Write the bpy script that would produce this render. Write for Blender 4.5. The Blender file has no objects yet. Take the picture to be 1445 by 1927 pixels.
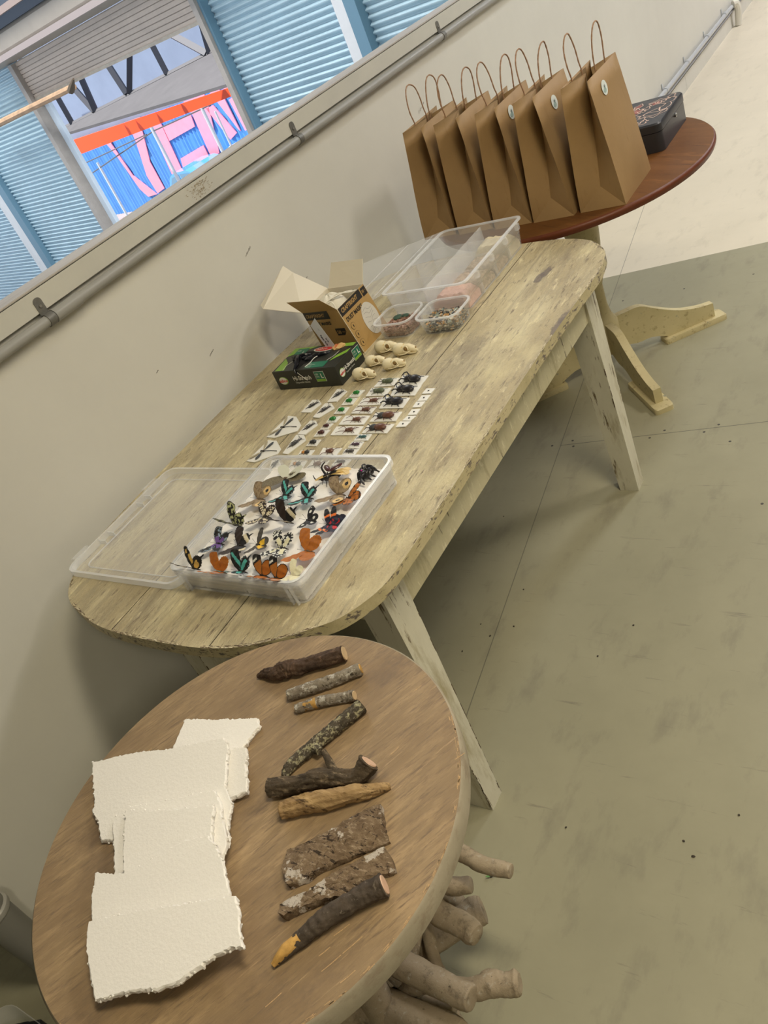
import bpy, math, random
from mathutils import Vector, Matrix, noise as mnoise
CAM = {"loc":[1.8595,0.0,1.65],"R":[0.80082,0.47202,-0.368624],"U":[-0.035121,0.651449,0.757879],"F":[-0.597874,0.593978,-0.538272],"f":1562.0}
CARDS = [["green_rhino",[[0.547,1.468],[0.612,1.469],[0.611,1.504],[0.55,1.508]]],["green_rhino",[[0.547,1.426],[0.613,1.424],[0.612,1.458],[0.543,1.465]]],["black_big",[[0.62,1.471],[0.7,1.46],[0.7,1.504],[0.614,1.514]]],["black_big",[[0.628,1.42],[0.705,1.416],[0.702,1.46],[0.617,1.469]]],["black_big",[[0.625,1.366],[0.699,1.364],[0.697,1.407],[0.617,1.418]]],["longarm",[[0.546,1.384],[0.617,1.384],[0.614,1.418],[0.545,1.419]]],["longarm",[[0.547,1.35],[0.614,1.346],[0.614,1.375],[0.546,1.38]]],["longarm",[[0.538,1.303],[0.619,1.3],[0.617,1.337],[0.535,1.342]]],["longarm",[[0.54,1.26],[0.627,1.258],[0.624,1.294],[0.536,1.296]]],["brown_rhino",[[0.629,1.311],[0.708,1.31],[0.707,1.348],[0.626,1.35]]],["brown_rhino",[[0.634,1.265],[0.711,1.262],[0.713,1.298],[0.633,1.299]]],["green",[[0.49,1.428],[0.524,1.426],[0.527,1.457],[0.493,1.459]]],["green",[[0.489,1.391],[0.527,1.391],[0.525,1.421],[0.488,1.424]]],["green",[[0.49,1.352],[0.527,1.351],[0.525,1.38],[0.489,1.383]]],["green",[[0.489,1.314],[0.522,1.314],[0.523,1.341],[0.487,1.34]]],["maroon",[[0.489,1.286],[0.515,1.286],[0.518,1.31],[0.489,1.311]]],["maroon",[[0.489,1.255],[0.524,1.256],[0.526,1.283],[0.487,1.284]]],["tiny",[[0.722,1.422],[0.749,1.421],[0.751,1.443],[0.724,1.445]]],["tiny",[[0.726,1.39],[0.752,1.391],[0.752,1.415],[0.726,1.415]]],["tiny",[[0.726,1.364],[0.75,1.364],[0.752,1.387],[0.725,1.388]]],["tiny",[[0.73,1.333],[0.755,1.333],[0.754,1.357],[0.729,1.357]]],["tiny",[[0.727,1.311],[0.752,1.309],[0.758,1.328],[0.731,1.329]]],["tiny",[[0.723,1.285],[0.75,1.286],[0.754,1.307],[0.723,1.307]]],["hornfly",[[0.367,1.367],[0.403,1.364],[0.415,1.403],[0.392,1.423],[0.368,1.425]]],["hornfly",[[0.43,1.409],[0.463,1.409],[0.468,1.456],[0.451,1.466],[0.424,1.47]]],["hornfly",[[0.427,1.341],[0.451,1.337],[0.477,1.378],[0.45,1.402],[0.426,1.405]]],["hornfly",[[0.426,1.268],[0.455,1.265],[0.469,1.306],[0.448,1.326],[0.428,1.327]]],["hornfly",[[0.434,1.188],[0.454,1.185],[0.475,1.241],[0.452,1.264],[0.424,1.266]]],["dark",[[0.49,1.218],[0.525,1.217],[0.523,1.243],[0.491,1.243]]],["teal",[[0.629,1.235],[0.671,1.235],[0.669,1.26],[0.627,1.261]]],["purple",[[0.628,1.208],[0.666,1.205],[0.664,1.231],[0.627,1.232]]],["slim",[[0.628,1.181],[0.667,1.18],[0.667,1.204],[0.623,1.204]]],["spider",[[0.559,1.178],[0.613,1.177],[0.613,1.207],[0.552,1.209]]],["orange",[[0.491,1.178],[0.533,1.178],[0.532,1.201],[0.487,1.2]]],["damsel",[[0.323,1.259],[0.355,1.254],[0.416,1.282],[0.41,1.309],[0.365,1.348],[0.332,1.354]]],["damsel",[[0.333,1.157],[0.364,1.153],[0.419,1.186],[0.416,1.207],[0.374,1.242],[0.342,1.246]]],["grey",[[0.444,1.111],[0.474,1.135],[0.438,1.167],[0.418,1.161]]],["orange",[[0.497,1.13],[0.542,1.127],[0.537,1.159],[0.486,1.161]]],["spider",[[0.553,1.127],[0.607,1.126],[0.607,1.159],[0.552,1.161]]],["slim",[[0.623,1.141],[0.668,1.139],[0.669,1.164],[0.622,1.166]]],["slim",[[0.622,1.121],[0.661,1.121],[0.667,1.135],[0.625,1.136]]]]
SKULLS = [[[0.449,1.646],[0.526,1.657]],[[0.524,1.623],[0.6,1.632]],[[0.456,1.578],[0.523,1.589]],[[0.53,1.55],[0.597,1.568]],[[0.454,1.515],[0.528,1.52]]]
BFLY = [["swallow_yellow",[0.551,0.743],56,[0.0224,0.0404]],["leaf",[0.629,0.742],42,[0.032,0.0308]],["bluebottle",[0.682,0.749],42,[0.031,0.035]],["tiger",[0.744,0.744],42,[0.0274,0.0339]],["tiger",[0.783,0.742],42,[0.0208,0.0356]],["cream",[0.818,0.753],20,[0.0142,0.0278]],["jay_purple",[0.56,0.817],16,[0.0229,0.0338]],["mormon",[0.623,0.817],18,[0.0229,0.0366]],["greyyellow",[0.672,0.823],18,[0.0054,0.0345]],["lime",[0.737,0.82],18,[0.0311,0.0301]],["leaf",[0.807,0.817],20,[0.0291,0.0402]],["jay_green",[0.559,0.877],56,[0.0151,0.0461]],["checker",[0.627,0.905],18,[0.0276,0.0297]],["mormon",[0.695,0.895],52,[0.0272,0.0411]],["spot",[0.751,0.902],16,[0.0041,0.0302]],["redband",[0.81,0.892],16,[0.0194,0.0308]],["redband",[0.832,0.893],16,[0.0147,0.0369]],["eye",[0.565,0.961],18,[0.0266,0.0371]],["bluebottle",[0.631,0.976],18,[0.0178,0.0347]],["bluebottle",[0.698,0.97],18,[0.026,0.032]],["eye",[0.775,0.984],20,[0.0349,0.0332]],["julia",[0.808,0.974],16,[-0.0148,0.0357]]]
MOTH = [0.587,1.036]
RHINO = [0.712,1.044]
CRAB = [0.8,1.051]
STICKS = [["dark",[[0.884,0.539,0.004],[0.901,0.545,0.0085],[0.925,0.547,0.012],[0.939,0.557,0.0145],[0.958,0.566,0.0125],[0.989,0.584,0.012],[1.027,0.608,0.013]]],["lichen",[[0.973,0.514,0.009],[1.01,0.538,0.01],[1.043,0.562,0.0095],[1.072,0.587,0.01]]],["lichen",[[1.002,0.495,0.007],[1.036,0.515,0.0085],[1.068,0.53,0.008],[1.089,0.539,0.0085]]],["mossy",[[1.058,0.386,0.005],[1.058,0.404,0.0085],[1.076,0.443,0.0098],[1.097,0.486,0.0105],[1.115,0.524,0.0105]]],["oak",[[1.051,0.362,0.013],[1.091,0.38,0.012],[1.119,0.396,0.013],[1.151,0.405,0.013],[1.177,0.415,0.012],[1.188,0.434,0.0145]]],["tan",[[1.092,0.338,0.011],[1.119,0.355,0.013],[1.154,0.373,0.013],[1.187,0.393,0.011],[1.209,0.407,0.008],[1.224,0.419,0.004]]],["smooth",[[1.203,0.168,0.003],[1.211,0.185,0.007],[1.225,0.211,0.01],[1.243,0.239,0.012],[1.27,0.272,0.0125],[1.292,0.294,0.014]]]]
TWIG = [[1.15,0.402,0.008],[1.132,0.416,0.006],[1.111,0.431,0.004]]
NUB = [[1.081,0.439,0.008],[1.095,0.435,0.006]]
BARKS = [[[1.13,0.294],[1.154,0.314],[1.185,0.341],[1.206,0.368],[1.231,0.387],[1.247,0.366],[1.264,0.347],[1.246,0.33],[1.229,0.315],[1.195,0.284],[1.189,0.272],[1.167,0.252],[1.15,0.265],[1.139,0.278]],[[1.17,0.228],[1.179,0.24],[1.198,0.255],[1.214,0.281],[1.236,0.304],[1.252,0.321],[1.268,0.337],[1.284,0.326],[1.293,0.316],[1.274,0.298],[1.261,0.285],[1.247,0.267],[1.219,0.249],[1.202,0.235],[1.186,0.219],[1.177,0.219]]]
FOAMS = [[[0.807,0.429],[0.879,0.445],[0.945,0.463],[0.959,0.452],[0.957,0.429],[0.955,0.392],[0.959,0.366],[0.839,0.334],[0.83,0.368]],[[0.929,0.388],[0.979,0.404],[0.998,0.376],[1.02,0.346],[1.001,0.333],[0.994,0.313],[0.969,0.317]],[[0.703,0.309],[0.772,0.341],[0.841,0.364],[0.936,0.405],[0.952,0.396],[0.973,0.363],[0.989,0.338],[1.017,0.321],[1.026,0.3],[1.049,0.268],[0.984,0.245],[0.851,0.22],[0.823,0.212],[0.794,0.234],[0.771,0.242],[0.764,0.255],[0.72,0.292]],[[0.83,0.258],[0.879,0.278],[0.932,0.302],[0.982,0.326],[1.005,0.314],[1.034,0.286],[1.048,0.275],[1.055,0.261],[1.067,0.221],[0.904,0.172],[0.875,0.2],[0.835,0.237]],[[0.855,0.256],[0.894,0.266],[0.951,0.284],[1.005,0.304],[1.02,0.282],[1.035,0.261],[1.081,0.215],[0.933,0.171],[0.898,0.205]],[[0.882,0.166],[0.935,0.181],[0.973,0.221],[1.0,0.247],[1.032,0.262],[1.054,0.256],[1.079,0.24],[1.118,0.207],[1.138,0.181],[0.946,0.097],[0.924,0.117],[0.902,0.138]],[[0.931,0.112],[1.006,0.152],[1.071,0.181],[1.132,0.209],[1.149,0.195],[1.161,0.178],[1.178,0.164],[1.164,0.16],[1.143,0.141],[1.117,0.105],[1.095,0.089],[1.056,0.072],[1.013,0.046],[0.969,0.074],[0.948,0.091]]]
SCR = [[[1.262,0.185],[1.275,0.209]],[[1.276,0.211],[1.289,0.236]],[[1.254,0.224],[1.266,0.243]],[[1.292,0.481],[1.301,0.494]],[[1.249,0.198],[1.257,0.212]],[[1.177,0.573],[1.183,0.584]],[[1.197,0.465],[1.202,0.479]],[[1.291,0.183],[1.301,0.201]],[[0.827,0.582],[0.84,0.599]],[[1.218,0.128],[1.228,0.148]],[[0.765,0.345],[0.774,0.37]]]
LOGS = [[[1.003,0.564,0.016],[1.085,0.565,0.016],[1.127,0.558,0.015],[1.18,0.562,0.0135]],[[0.996,0.515,0.016],[1.048,0.532,0.017],[1.079,0.545,0.016]],[[0.997,0.436,0.028],[1.028,0.495,0.027],[1.049,0.527,0.028],[1.07,0.545,0.028]],[[0.974,0.494,0.02],[1.041,0.483,0.023],[1.09,0.479,0.023],[1.118,0.473,0.021]],[[0.966,0.502,0.014],[1.032,0.429,0.012],[1.071,0.393,0.011]],[[0.98,0.361,0.024],[1.074,0.359,0.024],[1.14,0.356,0.023],[1.184,0.356,0.022]],[[1.09,0.354,0.018],[1.171,0.374,0.018],[1.202,0.395,0.022],[1.224,0.402,0.019],[1.242,0.411,0.021]],[[0.95,0.348,0.02],[1.046,0.347,0.018],[1.121,0.355,0.015]],[[0.895,0.27,0.03],[1.024,0.296,0.032],[1.11,0.302,0.03],[1.171,0.305,0.028]],[[1.071,0.381,0.01],[1.122,0.325,0.01]],[[0.904,0.569,0.018],[1.008,0.544,0.017],[1.033,0.537,0.014]]]
REED = [[1.035,0.383,0.008],[1.085,0.336,0.008]]
DEBRIS = [[1.0,0.662],[1.035,0.686],[1.385,0.832],[1.116,0.818],[0.654,1.353],[0.758,1.361],[0.702,1.315],[0.524,1.824],[0.729,1.505],[1.087,1.418],[0.643,1.246],[1.359,0.859],[1.028,1.299],[1.448,0.946],[1.417,0.535],[1.075,0.6],[1.044,0.652]]
NAILS = [[0.618,2.244],[0.633,2.21],[0.55,2.215],[0.893,2.252],[0.932,2.293],[1.065,2.279],[1.102,2.318],[1.157,2.225],[1.308,1.926],[0.738,3.316],[1.004,3.37],[0.484,3.273]]
WD = [0.9803,-0.1973,0.0]
WN = [0.1973,0.9803,0.0]
VIEW = {"rail_l":[[-12.315,1.432],[-12.255,-0.295]],"rail_r":[[-7.987,1.485],[-7.982,0.452]],"shut_bottom":[[-12.413,1.565],[-8.462,1.595]],"shut_left_top":[-12.437,2.056],"drum":[[-12.795,2.172],[-9.611,2.138],[-12.481,2.358]],"mR":[[-6.154,1.278],[-6.027,1.247],[-5.903,1.216]],"mL":[[-15.262,0.708],[-15.594,0.51],[-15.082,0.814],[-15.956,0.295]],"timber":[[-14.012,1.449],[-10.722,1.516],[-13.875,1.531]],"stroke":[[[-41.621,-0.667],[-40.276,-0.684],[-40.775,-1.626],[-40.371,-3.29],[-39.145,-4.385],[-40.029,-4.419],[-40.426,-3.979],[-40.903,-2.194],[-41.236,-1.557]],[[-38.326,-0.852],[-37.09,-0.832],[-37.484,-1.416],[-38.252,-2.894],[-38.206,-4.191],[-39.03,-4.354],[-39.162,-3.441],[-38.563,-1.958]],[[-36.707,-1.427],[-35.79,-1.427],[-35.974,-3.584],[-36.979,-3.755]],[[-35.761,-1.619],[-33.303,-1.518],[-33.411,-2.001],[-35.802,-2.257]],[[-35.649,-3.091],[-33.454,-2.798],[-33.442,-3.396],[-35.813,-3.525]],[[-33.375,-0.943],[-31.742,-0.968],[-31.83,-1.426],[-32.582,-3.256],[-33.309,-3.399],[-33.186,-1.538]],[[-32.072,-1.48],[-31.501,-1.444],[-30.806,-2.687],[-31.408,-2.874]],[[-31.316,-0.947],[-30.647,-0.934],[-30.578,-1.382],[-30.497,-2.667],[-30.588,-2.569],[-31.115,-1.405]],[[-30.335,-1.44],[-29.79,-1.343],[-29.815,-2.653],[-30.199,-2.687]],[[-29.594,-2.12],[-29.191,-2.123],[-29.323,-2.665],[-29.741,-2.678]],[[-30.367,-0.962],[-29.935,-0.947],[-29.897,-1.116],[-30.254,-1.113]]],"mural_bot":[[-43.144,-4.781],[-38.955,-4.362]],"mural_top":[[-43.898,-0.553],[-29.489,-0.906]],"orange9":[[-17.948,0.589],[-17.965,0.305],[-12.048,0.536],[-12.03,0.441]],"orange12":[[-23.931,0.235],[-23.954,-0.143],[-16.064,0.165],[-16.04,0.038]],"orange16":[[-31.908,-0.237],[-31.939,-0.741],[-21.419,-0.33],[-21.387,-0.499]],"eave9":[[-17.958,0.749],[-12.064,0.604]],"chord9":[[-17.959,0.871],[-15.202,0.991],[-12.074,1.103]],"chord11":[[-21.95,0.698],[-18.58,0.844],[-14.757,0.982]],"chord13":[[-25.941,0.525],[-21.958,0.698],[-17.44,0.86]],"zig11":[[-20.358,0.78],[-20.556,1.309],[-19.579,1.406],[-18.629,0.872],[-18.69,1.447],[-17.662,1.46],[-16.786,0.922],[-16.797,1.49],[-15.213,0.972],[-15.872,1.507],[-15.084,1.449],[-21.687,1.258]],"zig13":[[-24.06,0.622],[-24.293,1.247],[-23.138,1.362],[-22.016,0.73],[-22.088,1.41],[-20.873,1.425],[-19.838,0.79],[-19.851,1.461],[-17.979,0.848],[-18.758,1.481],[-17.827,1.413],[-25.63,1.187]],"poles12":[[-20.041,-0.046],[-19.968,-1.479],[-23.514,-0.517],[-23.504,-2.015],[-17.696,-0.044],[-17.569,-0.956],[-17.25,-0.178],[-17.199,-0.932]],"poles15":[[-25.051,-0.47],[-24.96,-2.262],[-29.392,-1.059],[-29.38,-2.931],[-22.12,-0.468],[-21.961,-1.607],[-21.563,-0.635],[-21.499,-1.577]],"poles18":[[-30.061,-0.894],[-29.952,-3.044],[-35.271,-1.601],[-35.256,-3.847],[-26.544,-0.892],[-26.354,-2.259],[-25.875,-1.093],[-25.799,-2.223]],"car18":[[-31.228,-3.098],[-30.745,-2.813],[-29.444,-2.644],[-28.015,-2.513],[-27.558,-2.638],[-26.54,-2.351]],"car16b":[[-23.506,-1.919],[-22.656,-1.679],[-21.397,-1.526]]}

S = bpy.context.scene
COL = S.collection
PI = math.pi
# ------------------------------------------------------------ camera
cd = bpy.data.cameras.new('camera')
cd.sensor_fit = 'HORIZONTAL'; cd.sensor_width = 36.0
cd.lens = CAM['f']/1445*36.0
cd.clip_start = .02; cd.clip_end = 200
co = bpy.data.objects.new('camera', cd); COL.objects.link(co)
Rv, Uv, Fv = Vector(CAM['R']), Vector(CAM['U']), Vector(CAM['F'])
m = Matrix((Rv, Uv, -Fv)).transposed().to_4x4(); m.translation = Vector(CAM['loc'])
co.matrix_world = m
S.camera = co
# ------------------------------------------------------------ view, world, lights
S.view_settings.view_transform = 'Standard'; S.view_settings.look = 'None'
S.view_settings.gamma = 1; S.view_settings.use_curve_mapping = False
S.view_settings.exposure = 0.0
S.cycles.max_bounces = 10; S.cycles.transparent_max_bounces = 24; S.cycles.diffuse_bounces = 4
S.cycles.caustics_reflective = False; S.cycles.caustics_refractive = False
S.cycles.sample_clamp_indirect = 4
w = bpy.data.worlds.new('sky'); S.world = w; w.use_nodes = True
bg = w.node_tree.nodes['Background']; bg.inputs[0].default_value = (.76, .86, 1, 1); bg.inputs[1].default_value = 1.1
def sun(vec, e, col):
    l = bpy.data.lights.new('sun', 'SUN'); l.energy = e; l.color = col; l.angle = .01
    o = bpy.data.objects.new('sun', l); COL.objects.link(o)
    o.rotation_euler = Vector(vec).to_track_quat('-Z', 'Y').to_euler()
def area(name, loc, sx, sy, e, col, to=None):
    l = bpy.data.lights.new(name, 'AREA'); l.shape = 'RECTANGLE'; l.size = sx; l.size_y = sy
    l.energy = e; l.color = col
    o = bpy.data.objects.new(name, l); COL.objects.link(o); o.location = loc
    if to is not None:
        o.rotation_euler = (Vector(to)-Vector(loc)).to_track_quat('-Z', 'Y').to_euler()
    return o
WDv, WNv = Vector(WD), Vector(WN)
sun((WNv*.42+WDv*.25+Vector((0, 0, -.85))), 9.5, (1, .95, .88))
WARM = (1, .885, .65)
area('ceiling_lamp_near', (2.3, .9, 3.3), 1.2, .35, 58, WARM)
area('ceiling_lamp_side', (4.2, -1.0, 3.3), 1.2, .35, 52, (1, .91, .72))
area('ceiling_lamp_mid', (3.1, 3.5, 3.3), 1.0, .6, 58, (1, .93, .84))
area('ceiling_lamp_far', (2.6, 8.5, 3.3), 2.5, 1.5, 170, (.98, .97, 1))
area('far_wall_fill', (1.6, 4.6, 3.5), .4, 1.2, 46, (.88, .94, 1))  # added fill that washes the far wall, not a known fitting
area('shed_top_fill', tuple(Vector(CAM['loc'])+WDv*-9+WNv*4.6+Vector((0, 0, 2.75))), 16, 1.6, 900, (1, .98, .95), tuple(Vector(CAM['loc'])+WDv*-9+WNv*4.9+Vector((0, 0, -2.6))))  # added fill raking the corrugated wall from above, not a real skylight
area('shed_side_fill', tuple(Vector(CAM['loc'])+WDv*-9+WNv*1.0+Vector((0, 0, 2.6))), 9, 1.0, 55, (1, .97, .93), tuple(Vector(CAM['loc'])+WDv*-9+WNv*6+Vector((0, 0, -1.6))))  # added weak fill facing the shed wall, no skylight behind it
# ------------------------------------------------------------ materials
MATS = {}
def nodes_of(mt):
    mt.use_nodes = True; nt = mt.node_tree; return nt, nt.nodes, nt.links, nt.nodes['Principled BSDF']
def mat(name, col, rough=.6, metal=0, var=.0, scale=20, bump=0, col2=None, stretch=(1, 1, 1), spec=.5, thr=None, detail=6, rot=0, coat=0, coord='Object', sss=0):
    if name in MATS: return MATS[name]
    mt = bpy.data.materials.new(name); nt, N, L, P = nodes_of(mt)
    P.inputs['Roughness'].default_value = rough; P.inputs['Metallic'].default_value = metal
    P.inputs['Specular IOR Level'].default_value = spec
    P.inputs['Coat Weight'].default_value = coat
    c = (*col, 1)
    P.inputs['Base Color'].default_value = c
    if var or col2 or bump:
        tc = N.new('ShaderNodeTexCoord'); mp = N.new('ShaderNodeMapping'); L.new(tc.outputs[coord], mp.inputs[0])
        mp.inputs['Scale'].default_value = stretch; mp.inputs['Rotation'].default_value = (0, 0, rot)
        nz = N.new('ShaderNodeTexNoise'); nz.inputs['Scale'].default_value = scale; nz.inputs['Detail'].default_value = detail
        nz.inputs['Roughness'].default_value = .65
        L.new(mp.outputs[0], nz.inputs['Vector'])
        if var or col2:
            rp = N.new('ShaderNodeValToRGB'); L.new(nz.outputs['Fac'], rp.inputs[0])
            a, b = thr or (.3, .7)
            rp.color_ramp.elements[0].position = a; rp.color_ramp.elements[1].position = b
            if col2: rp.color_ramp.elements[0].color = c; rp.color_ramp.elements[1].color = (*col2, 1)
            else:
                rp.color_ramp.elements[0].color = (*[v*(1-var) for v in col], 1); rp.color_ramp.elements[1].color = (*[min(1, v*(1+var)) for v in col], 1)
            L.new(rp.outputs[0], P.inputs['Base Color'])
        if bump:
            bp = N.new('ShaderNodeBump'); bp.inputs['Strength'].default_value = bump; bp.inputs['Distance'].default_value = .004
            L.new(nz.outputs['Fac'], bp.inputs['Height']); L.new(bp.outputs[0], P.inputs['Normal'])
    MATS[name] = mt; return mt
def layered(name, base, layers, rough=.7, bump=.3, bscale=60, bstretch=(1, 1, 1), coord='Object', rot=0, spec=.3, bdist=.002, spots=()):
    """base colour pair, then (colour, scale, stretch, lo, hi, detail, offset) layers mixed over by noise masks"""
    if name in MATS: return MATS[name]
    mt = bpy.data.materials.new(name); nt, N, L, P = nodes_of(mt)
    P.inputs['Roughness'].default_value = rough; P.inputs['Specular IOR Level'].default_value = spec
    tc = N.new('ShaderNodeTexCoord')
    src = tc.outputs[coord]
    if rot:
        rm = N.new('ShaderNodeMapping'); rm.inputs['Rotation'].default_value = (0, 0, rot); L.new(src, rm.inputs[0]); src = rm.outputs[0]
    def nz(scale, stretch, detail, off):
        mp = N.new('ShaderNodeMapping'); L.new(src, mp.inputs[0])
        mp.inputs['Scale'].default_value = stretch; mp.inputs['Location'].default_value = (off, off*.7, off*.3)
        n = N.new('ShaderNodeTexNoise'); n.inputs['Scale'].default_value = scale; n.inputs['Detail'].default_value = detail; n.inputs['Roughness'].default_value = .68
        L.new(mp.outputs[0], n.inputs['Vector']); return n.outputs['Fac']
    def ramp(fac, lo, hi, c0, c1):
        r = N.new('ShaderNodeValToRGB'); r.color_ramp.elements[0].position = lo; r.color_ramp.elements[1].position = hi
        r.color_ramp.elements[0].color = (*c0, 1); r.color_ramp.elements[1].color = (*c1, 1); L.new(fac, r.inputs[0]); return r.outputs[0]
    (c0, c1, sc, st) = base
    cur = ramp(nz(sc, st, 8, 0), .3, .7, c0, c1)
    for (c, sc, st, lo, hi, det, off) in layers:
        mk = ramp(nz(sc, st, det, off), lo, hi, (0, 0, 0), (1, 1, 1))
        mx = N.new('ShaderNodeMix'); mx.data_type = 'RGBA'
        L.new(mk, mx.inputs[0]); L.new(cur, mx.inputs[6]); mx.inputs[7].default_value = (*c, 1)
        cur = mx.outputs[2]
    for (sx_, sy_, sr_, scol, amt, *ys) in spots:   # stains with a place and shape of their own
        sb = N.new('ShaderNodeVectorMath'); sb.operation = 'SUBTRACT'; L.new(tc.outputs[coord], sb.inputs[0]); sb.inputs[1].default_value = (sx_, sy_, 0)
        ml = N.new('ShaderNodeVectorMath'); ml.operation = 'MULTIPLY'; L.new(sb.outputs[0], ml.inputs[0]); ml.inputs[1].default_value = (1, ys[0] if ys else 1, 0)
        ln = N.new('ShaderNodeVectorMath'); ln.operation = 'LENGTH'; L.new(ml.outputs[0], ln.inputs[0])
        ad = N.new('ShaderNodeMath'); ad.operation = 'MULTIPLY_ADD'; L.new(nz(30, (1, 1, 1), 10, sx_*9), ad.inputs[0]); ad.inputs[1].default_value = -sr_*2.2; L.new(ln.outputs['Value'], ad.inputs[2])
        mr = N.new('ShaderNodeMapRange'); L.new(ad.outputs[0], mr.inputs['Value']); mr.inputs['From Min'].default_value = -sr_*(.2 if ys else .9); mr.inputs['From Max'].default_value = 0; mr.inputs['To Min'].default_value = amt; mr.inputs['To Max'].default_value = 0
        mx = N.new('ShaderNodeMix'); mx.data_type = 'RGBA'; L.new(mr.outputs[0], mx.inputs[0]); L.new(cur, mx.inputs[6]); mx.inputs[7].default_value = (*scol, 1); cur = mx.outputs[2]
    L.new(cur, P.inputs['Base Color'])
    if bump:
        bp = N.new('ShaderNodeBump'); bp.inputs['Strength'].default_value = bump; bp.inputs['Distance'].default_value = bdist
        L.new(nz(bscale, bstretch, 8, 5), bp.inputs['Height']); L.new(bp.outputs[0], P.inputs['Normal'])
    MATS[name] = mt; return mt
def plastic(name, milk, col=(.9, .92, .95), rough=.15):
    if name in MATS: return MATS[name]
    mt = bpy.data.materials.new(name); nt, N, L, P = nodes_of(mt)
    P.inputs['Base Color'].default_value = (*col, 1); P.inputs['Roughness'].default_value = rough
    tr = N.new('ShaderNodeBsdfTransparent'); mx = N.new('ShaderNodeMixShader')
    fr = N.new('ShaderNodeLayerWeight'); fr.inputs['Blend'].default_value = .25
    mr = N.new('ShaderNodeMapRange'); mr.inputs['To Min'].default_value = milk; mr.inputs['To Max'].default_value = min(1, milk+.32)
    L.new(fr.outputs['Facing'], mr.inputs['Value']); L.new(mr.outputs[0], mx.inputs[0])
    L.new(tr.outputs[0], mx.inputs[1]); L.new(P.outputs[0], mx.inputs[2])
    L.new(mx.outputs[0], N['Material Output'].inputs[0])
    MATS[name] = mt; return mt
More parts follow.
